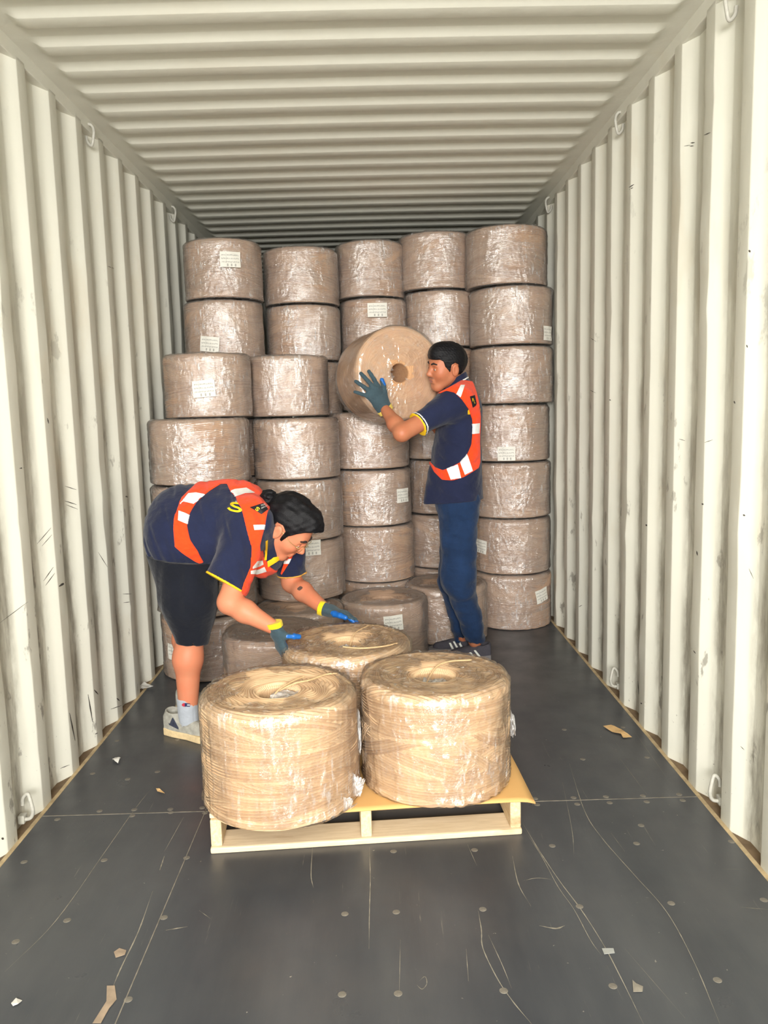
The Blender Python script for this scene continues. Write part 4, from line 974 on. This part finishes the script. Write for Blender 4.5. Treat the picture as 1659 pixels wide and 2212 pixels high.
# gloves
gN, _ = glove('glove', A_root, aWN+(.004, 0, -.004), (.22, .05, -.90), (-.80, -.42, .12), -1, [(.10, .05, .05), (.07, .05, .05), (.07, .05, .05), (.08, .08, .05)], [.05, 0, -.04, -.10],
              [(.022, .012, -.004), (.038, .030, -.020), (.042, .042, -.046), (.040, .052, -.066)], M_cuff, k=1.0, coat='thumb')
gF, _ = glove('glove', A_root, aWF+(.004, 0, .0), (.90, -.22, -.22), (.12, .25, .95), 1, [(.28, .35, .25), (.34, .35, .25), (.42, .35, .25), (.5, .4, .25)], [.08, 0, -.05, -.12],
              [(.022, .020, -.004), (.046, .050, -.006), (.064, .078, -.006), (.072, .102, -.008)], M_cuff, k=1.06, coat='thumb')
M_mole = plain('dark_birthmark', srgb(84, 62, 54), .7)
pxdecal('tattoo', A_root, bpy.data.objects['body'], [[(648+5.2*math.cos(a)+.8*math.cos(3*a), 1271+4.6*math.sin(a)-.25*5*math.cos(a)) for a in np.arange(18)/18*2*PI]], M_mole, .0015, 2)
bodyAobj = bpy.data.objects['body']
for o in list(COL.objects):
    if o.name.startswith('tattoo'): o.parent = bodyAobj

# ================================================================ the standing worker and the roll he holds
B_root = empty('person', (.52, 4.33, 0))
tag(B_root, 'person in navy polo, orange vest and jeans lifting a twine roll onto the stack', 'person')
rax = nrm((.36, -.93, .05)); rc = np.array([.132, 4.452, 1.578]); hr = HR*.5
R_h = empty('twine_roll', rc-rax*hr); R_h.rotation_mode = 'QUATERNION'; R_h.rotation_quaternion = Vector(rax).to_track_quat('Z', 'Y')
tag(R_h, 'film-wrapped twine roll held up sideways by the standing worker', 'twine roll')
hc = coil_mesh('twine_coil', seed=31, rh=.050, nt=320, ps=5, amp=.0018, nb=10, tilt=.02); hc.materials.append(twine_mat('paper_twine_smooth', srgb(196, 152, 112), srgb(206, 164, 122), srgb(186, 142, 104))); link('twine_coil', hc, None, R_h)
hw = wrap_mesh('stretch_wrap', seed=44, inner=.062, nt=300, rough=.8, rh=.045); link('stretch_wrap', hw, film_mat('stretch_film_smooth', .10, .2, (1, 1, 1), .22), R_h)
B = lambda x, y, Y: at(x, y, Y)
hB = frame((.434, 4.225, 1.608), (-.927, -.367, -.078), (.005, -.221, .975), .97)
bSN, bEN, bWN = B(975, 873, 4.12), B(868, 936, 3.98), B(829, 880, 4.15)
bSF, bEF, bWF = np.array([.49, 4.47, 1.41]), np.array([.47, 4.66, 1.22]), np.array([.335, 4.745, 1.42])
f = Field((-.02, 3.88, .06), (.76, 4.86, 1.60), .0070)
cap_f(f, (.505, 4.30, 1.33), (.495, 4.31, .95), .14, .14, (np.array([1., 0, 0]), .72)); cap_f(f, bSN+(0, .04, 0), bSF-(0, .04, 0), .055, .055)
cap_f(f, (.515, 4.29, 1.40), W(hB, (-.045, 0, -.09)), .060, .054)
for S_, E_, W_ in ((bSN, bEN, bWN), (bSF, bEF, bWF)):
    cap_f(f, S_, E_, .050, .043, k=.03); cap_f(f, E_, E_*.65+W_*.35, .038, .040, k=.02); cap_f(f, E_*.65+W_*.35, W_, .040, .025, k=.02)
bHN, bKN, bAN = B(992, 1100, 4.24), B(990, 1250, 4.21), B(1026, 1385, 4.27); bHF, bKF, bAF = B(990, 1100, 4.42), B(978, 1250, 4.39), B(1002, 1375, 4.42)
for h_, k_, a_ in ((bHN, bKN, bAN), (bHF, bKF, bAF)): cap_f(f, h_, k_, .075, .055, k=.05); cap_f(f, k_, a_, .052, .038, k=.03)
bodyB = shell('body_low', f, f.D, [M_skinB], B_root, 1)
f = Field(W(hB, (0, 0, 0))-.20, W(hB, (0, 0, 0))+.19, .0028)
head_field(f, hB); f.add(f.cap((-.030, 0, -.06), (-.075, 0, -.17), .050, .055, hB), .03)
brows(B_root, hB); hd = shell('head', f, f.D, [M_skinB, M_lipB, M_brow, M_sclera, M_iris, M_stubble], B_root, 1); pick_mats(hd, hB, head_rules(True))
join([bodyB, hd], 'body')
hair = f.ell((-.010, 0, .036), (.110, .086, .100), hB); hair = np.minimum(hair, f.ell((.018, 0, .07), (.088, .074, .068), hB))
hair = np.maximum(hair+.0018*f.noise(110, 7, 2), f.prism(HAIR_SHORT, (0, 2), hB))
shell('hair', f, hair, M_hair, B_root, 1)
# polo
f = Field((.14, 3.94, .82), (.80, 4.78, 1.62), .0050)
cap_f(f, (.508, 4.30, 1.36), (.490, 4.31, 1.12), .182, .178, (np.array([1., 0, 0]), .66)); cap_f(f, (.490, 4.31, 1.12), (.478, 4.31, .90), .178, .200, (np.array([1., 0, 0]), .74), k=.03)
cap_f(f, (.41, 4.28, 1.02), (.345, 4.26, .895), .07, .040, k=.06)
cap_f(f, (.475, 4.13, 1.435), (.515, 4.47, 1.43), .074, .072, k=.05); cap_f(f, (.515, 4.29, 1.42), (.50, 4.28, 1.50), .075, .066, k=.04)
hemBN = B(905, 917, 4.035); hemBF = bSF*.4+bEF*.6
cap_f(f, bSN+(.0, .02, .0), hemBN+(hemBN-bSN)*.15, .078, .058, k=.06); cap_f(f, bSF, hemBF+(hemBF-bSF)*.2, .07, .064, k=.05)
f.D = f.D+.0035*f.noise(17, 51, 3, (1, 1, .9))+.007*np.maximum(0, f.noise(28, 52, 1, (.6, .6, 1.8)))-.003
Dsh = f.D.copy(); uN = nrm(hemBN-bSN); uF = nrm(hemBF-bSF)
pN = f.plane(hemBN, uN); pF = f.plane(hemBF, uF)
armN = (np.sqrt((f.x-hemBN[0])**2+(f.y-hemBN[1])**2+(f.z-hemBN[2])**2) < .17) & (f.x < .40); armF = (np.sqrt((f.x-hemBF[0])**2+(f.y-hemBF[1])**2+(f.z-hemBF[2])**2) < .14) & (f.y > 4.54)
hem = f.plane((.48, 4.3, .890), (.06, -.05, -1))
neck = f.cap((.485, 4.27, 1.52), W(hB, (-.02, 0, -.05)), .050, .07)
shirt = np.maximum(np.maximum(np.maximum(Dsh, np.where(armN, pN, -1)), np.where(armF, pF, -1)), np.maximum(hem, -neck)); shirt = np.maximum(shirt, f.plane((.46, 4.27, 1.512), (-.50, 0, 1)))
shirtB = shell('polo_shirt', f, shirt, M_navy, B_root, 1)
for off, mt in ((0., M_yel), (-.013, M_whitet)):
    t_ = np.maximum(np.maximum(Dsh-.003, np.abs(pN-off)-(.0042 if off == 0 else .0042)), np.where(armN, -1, 1)); shell('sleeve_trim', f, t_, mt, shirtB, 1)
cz = f.plane((.46, 4.27, 1.512), (-.52, 0, 1))
rad = f.cap((.515, 4.285, 1.42), (.470, 4.255, 1.58), .074, .064)
col = np.maximum(np.abs(rad)-.005, np.abs(cz)-.026); clB = shell('collar', f, col, M_navy, shirtB, 1)
for o_, hh_, mt in ((-.004, .005, M_gold), (.012, .0042, M_whitet)): shell('collar_trim', f, np.maximum(np.abs(rad-.001)-.0075, np.abs(cz+.018-o_)-hh_), mt, clB, 1)
# vest
vp = [(944, 852), (955, 838), (968, 826), (1000, 820), (1026, 822), (1036, 866), (1041, 900), (1041, 1000), (1036, 1012), (1000, 1030), (975, 1038), (955, 1037), (940, 1022), (926, 993), (932, 1000), (942, 1011), (957, 1016), (975, 1008), (994, 997), (1009, 980), (1018, 960), (1021, 930), (1019, 905), (1010, 885), (992, 862), (978, 849), (962, 845)]
vsh = np.maximum(Dsh-.008, f.prism(xz(vp, 4.14))); vsh = np.maximum(vsh, -neck+.005); vsh = np.maximum(vsh, f.plane((.46, 4.27, 1.512), (-.50, 0, 1)))
vestB = shell('hivis_vest', f, vsh, M_org, B_root, 1); tv = bvh_of(vestB)
for q_ in [[(995, 832), (1004, 832), (995, 858), (986, 851)], [(1018, 916), (1036, 914), (1035, 936), (1016, 938)], [(965, 1013), (989, 1003), (996, 1032), (974, 1036)], [(993, 996), (1009, 981), (1021, 1017), (1004, 1026)]]: pxdecal('reflective_tape', vestB, tv, [q_], M_refl, .005)
pxdecal('badge', vestB, tv, [[(1014.5, 856.6), (1025.4, 853.4), (1029.4, 871.8), (1028, 876), (1021, 880.8)]], M_patch, .003, 2)
pxdecal('badge_print', vestB, tv, pxtext('R', (1021.5, 864), (.9, -.25), (-.2, -1.1), 9)+pxtext('L', (1024.5, 869), (.9, -.3), (-.2, -1), 7), M_logoY, .0045, 1.5)
ts = bvh_of(shirtB)
pxdecal('shirt_print', shirtB, ts, [[(1010, 888), (1012, 884), (1015, 888), (1015, 895), (1010, 895)]], M_logoY, .003, 2); pxdecal('shirt_print', shirtB, ts, pxtext('U', (1036.2, 885), (.55, 0), (0, -1.1), 9), M_logoY, .003, 1.5)
# jeans
f = Field((.30, 4.04, .05), (.76, 4.60, 1.00), .0062)
cap_f(f, (.492, 4.245, .90), (.492, 4.41, .90), .112, .112)
cap_f(f, bHN+(-.004, 0, .02), bKN, .112, .086, k=.06); cap_f(f, bKN, bAN+(0, 0, .02), .086, .060, k=.05); cap_f(f, bHF+(0, 0, .02), bKF, .100, .080, k=.04); cap_f(f, bKF, bAF, .080, .058, k=.05)
f.D = f.D+.0045*f.noise(18, 61, 3, (1, 1, .8))+.006*np.maximum(0, f.noise(26, 63, 1, (.5, .5, 1.6)))+.008*np.clip((.30-f.z)/.2, 0, 1)*np.sin(f.z*70+f.x*20+f.y*14)*.5
jn = np.maximum(f.D, f.plane((.58, 4.27, .070), (.1, 0, -1))); jn = np.maximum(jn, f.z-.965)
jn = np.maximum(jn, -(np.where(f.z < .2, np.minimum(f.cap(bAN, bAN-(0, 0, .2), .048, .048), f.cap(bAF, bAF-(0, 0, .2), .046, .046)), 1)))
jeans = shell('jeans', f, jn, M_denim, B_root, 1)
pxdecal('pocket_tab', jeans, jeans, [[(993, 1081), (998, 1080), (997, 1085), (993, 1085)]], M_org, .002, 2)
M_grey = plain('charcoal_suede', srgb(66, 64, 72), .9, .12, 60, .2); M_gum = plain('grey_rubber_sole', srgb(112, 108, 108), .8, .1, 40); M_str = plain('pale_stripe', srgb(214, 216, 208), .6, .05)
s1, u1, _ = shoe('shoe', B_root, (.665, 4.275), (-1, -.06), (M_gum, M_grey), collar=.09, k=.98); s2, u2, _ = shoe('shoe', B_root, (.605, 4.425), (-1, .03), (M_gum, M_grey), collar=.09, k=.97)
pxdecal('side_stripe', s2, bvh_of(u2), [[(969.6, 1389), (974, 1388.6), (980.4, 1401.3), (976, 1402)], [(978.3, 1386), (982, 1385.5), (989.6, 1398), (985.4, 1399)], [(987, 1383), (990.6, 1382.2), (998.9, 1396), (995, 1397.6)]], M_str, .002, 2)
pxdecal('side_stripe', s1, bvh_of(u1), [[(1013, 1410), (1017.3, 1409), (1026, 1418), (1022.3, 1419)], [(1023.2, 1405), (1027.5, 1404.5), (1038.4, 1418), (1033.6, 1419)]], M_str, .002, 2)
# gloves
along = nrm((-.52, -.20, .80))
glove('glove', B_root, bWN+along*.006, along, tuple(rax), 1, [(.06, .10, .08), (.05, .10, .08), (.06, .10, .08), (.08, .12, .08)], [.10, -.10, -.34, -.62],
      [(.024, .020, -.002), (.046, .046, -.006), (.060, .072, -.006), (.068, .098, -.004)], M_cuff2, k=1.14, coat='tips')
glove('glove', B_root, bWF, (-.5, .12, .75), (-.35, .93, .1), -1, [(.15, .2, .2)]*4, [.08, 0, -.06, -.14], [(.024, .020, -.004), (.046, .046, -.014), (.058, .070, -.02), (.064, .092, -.02)], M_cuff2, k=1.05, h=.003)
for rt in (A_root, B_root):                            # body meshes are modelled in room coordinates; hang them on the base empty
    for ch in rt.children: ch.location = -rt.location

# scuffs and knocks on the two long walls
M_scuff = plain('dark_scuff', srgb(70, 66, 60), .8, .2, 40)
wl, wr_ = bpy.data.objects['wall_left'], bpy.data.objects['wall_right']; bl_, br_ = bvh_of(wl), bvh_of(wr_)
def line(a, b, w_=2.): 
    a, b = np.array(a, float), np.array(b, float); n_ = np.array([-(b-a)[1], (b-a)[0]]); n_ = n_/np.linalg.norm(n_)*w_/2; return [tuple(a+n_*.3), tuple((a+b)/2+n_), tuple(b+n_*.3), tuple(b-n_*.3), tuple((a+b)/2-n_), tuple(a-n_*.3)]
R_ = [((1359, 405), (1370, 398), 2.4), ((1360, 409), (1368, 405), 2), ((1492, 309), (1501, 308), 2.6), ((1490, 316), (1499, 315), 2), ((1478, 316), (1492, 313), 1.2), ((1521, 292), (1535, 286), 2), ((1618, 540), (1621, 545), 5), ((1613, 745), (1615, 751), 3), ((1586, 866), (1588, 872), 3), ((1605, 1112), (1610, 1114), 4), ((1516, 1088), (1520, 1090), 4), ((1467, 948), (1480, 952), 1.2), ((1522, 956), (1540, 950), 1.2), ((1316, 863), (1320, 865), 2.2), ((1275, 843), (1287, 849), 1.2), ((1274, 729), (1288, 738), 1.2), ((1395, 1133), (1398, 1136), 4), ((1505, 1190), (1507, 1200), 3), ((1498, 1405), (1503, 1412), 2), ((1384, 1518), (1387, 1521), 3), ((1618, 1228), (1628, 1250), 1.2), ((1250, 1311), (1258, 1307), 1.4), ((1600, 1612), (1608, 1620), 1.4), ((1380, 1500), (1378, 1470), 1.6)]
L_ = [((127, 1267), (141, 1258), 5), ((102, 903), (105, 915), 2.6), ((42, 1012), (52, 1010), 3), ((140, 1050), (165, 1058), 1.6), ((140, 1082), (165, 1090), 2), ((142, 1090), (168, 1100), 1.4), ((94, 1255), (115, 1225), 1.6), ((98, 1265), (118, 1238), 1.6), ((80, 1175), (110, 1140), 1.4), ((90, 1180), (112, 1155), 1.2), ((232, 575), (246, 580), 1.4), ((212, 1193), (232, 1225), 1.4), ((265, 1283), (284, 1283), 1.4), ((266, 1302), (284, 1300), 1.4), ((239, 1532), (262, 1524), 1.6), ((252, 1508), (258, 1514), 3), ((0, 1345), (60, 1300), 1.2), ((3, 1810), (8, 1813), 6), ((205, 1586), (211, 1583), 2), ((130, 1660), (150, 1652), 1.6), ((271, 1072), (276, 1074), 4), ((190, 1500), (200, 1560), 3), ((203, 1490), (212, 1500), 3), ((150, 1540), (162, 1600), 3)]
for wo, tr_, LL in ((wr_, br_, R_), (wl, bl_, L_)):
    for a_, b_, w_ in LL: pxdecal('scuff_mark', wo, tr_, [line(a_, b_, w_)], M_scuff, .0012, 4)
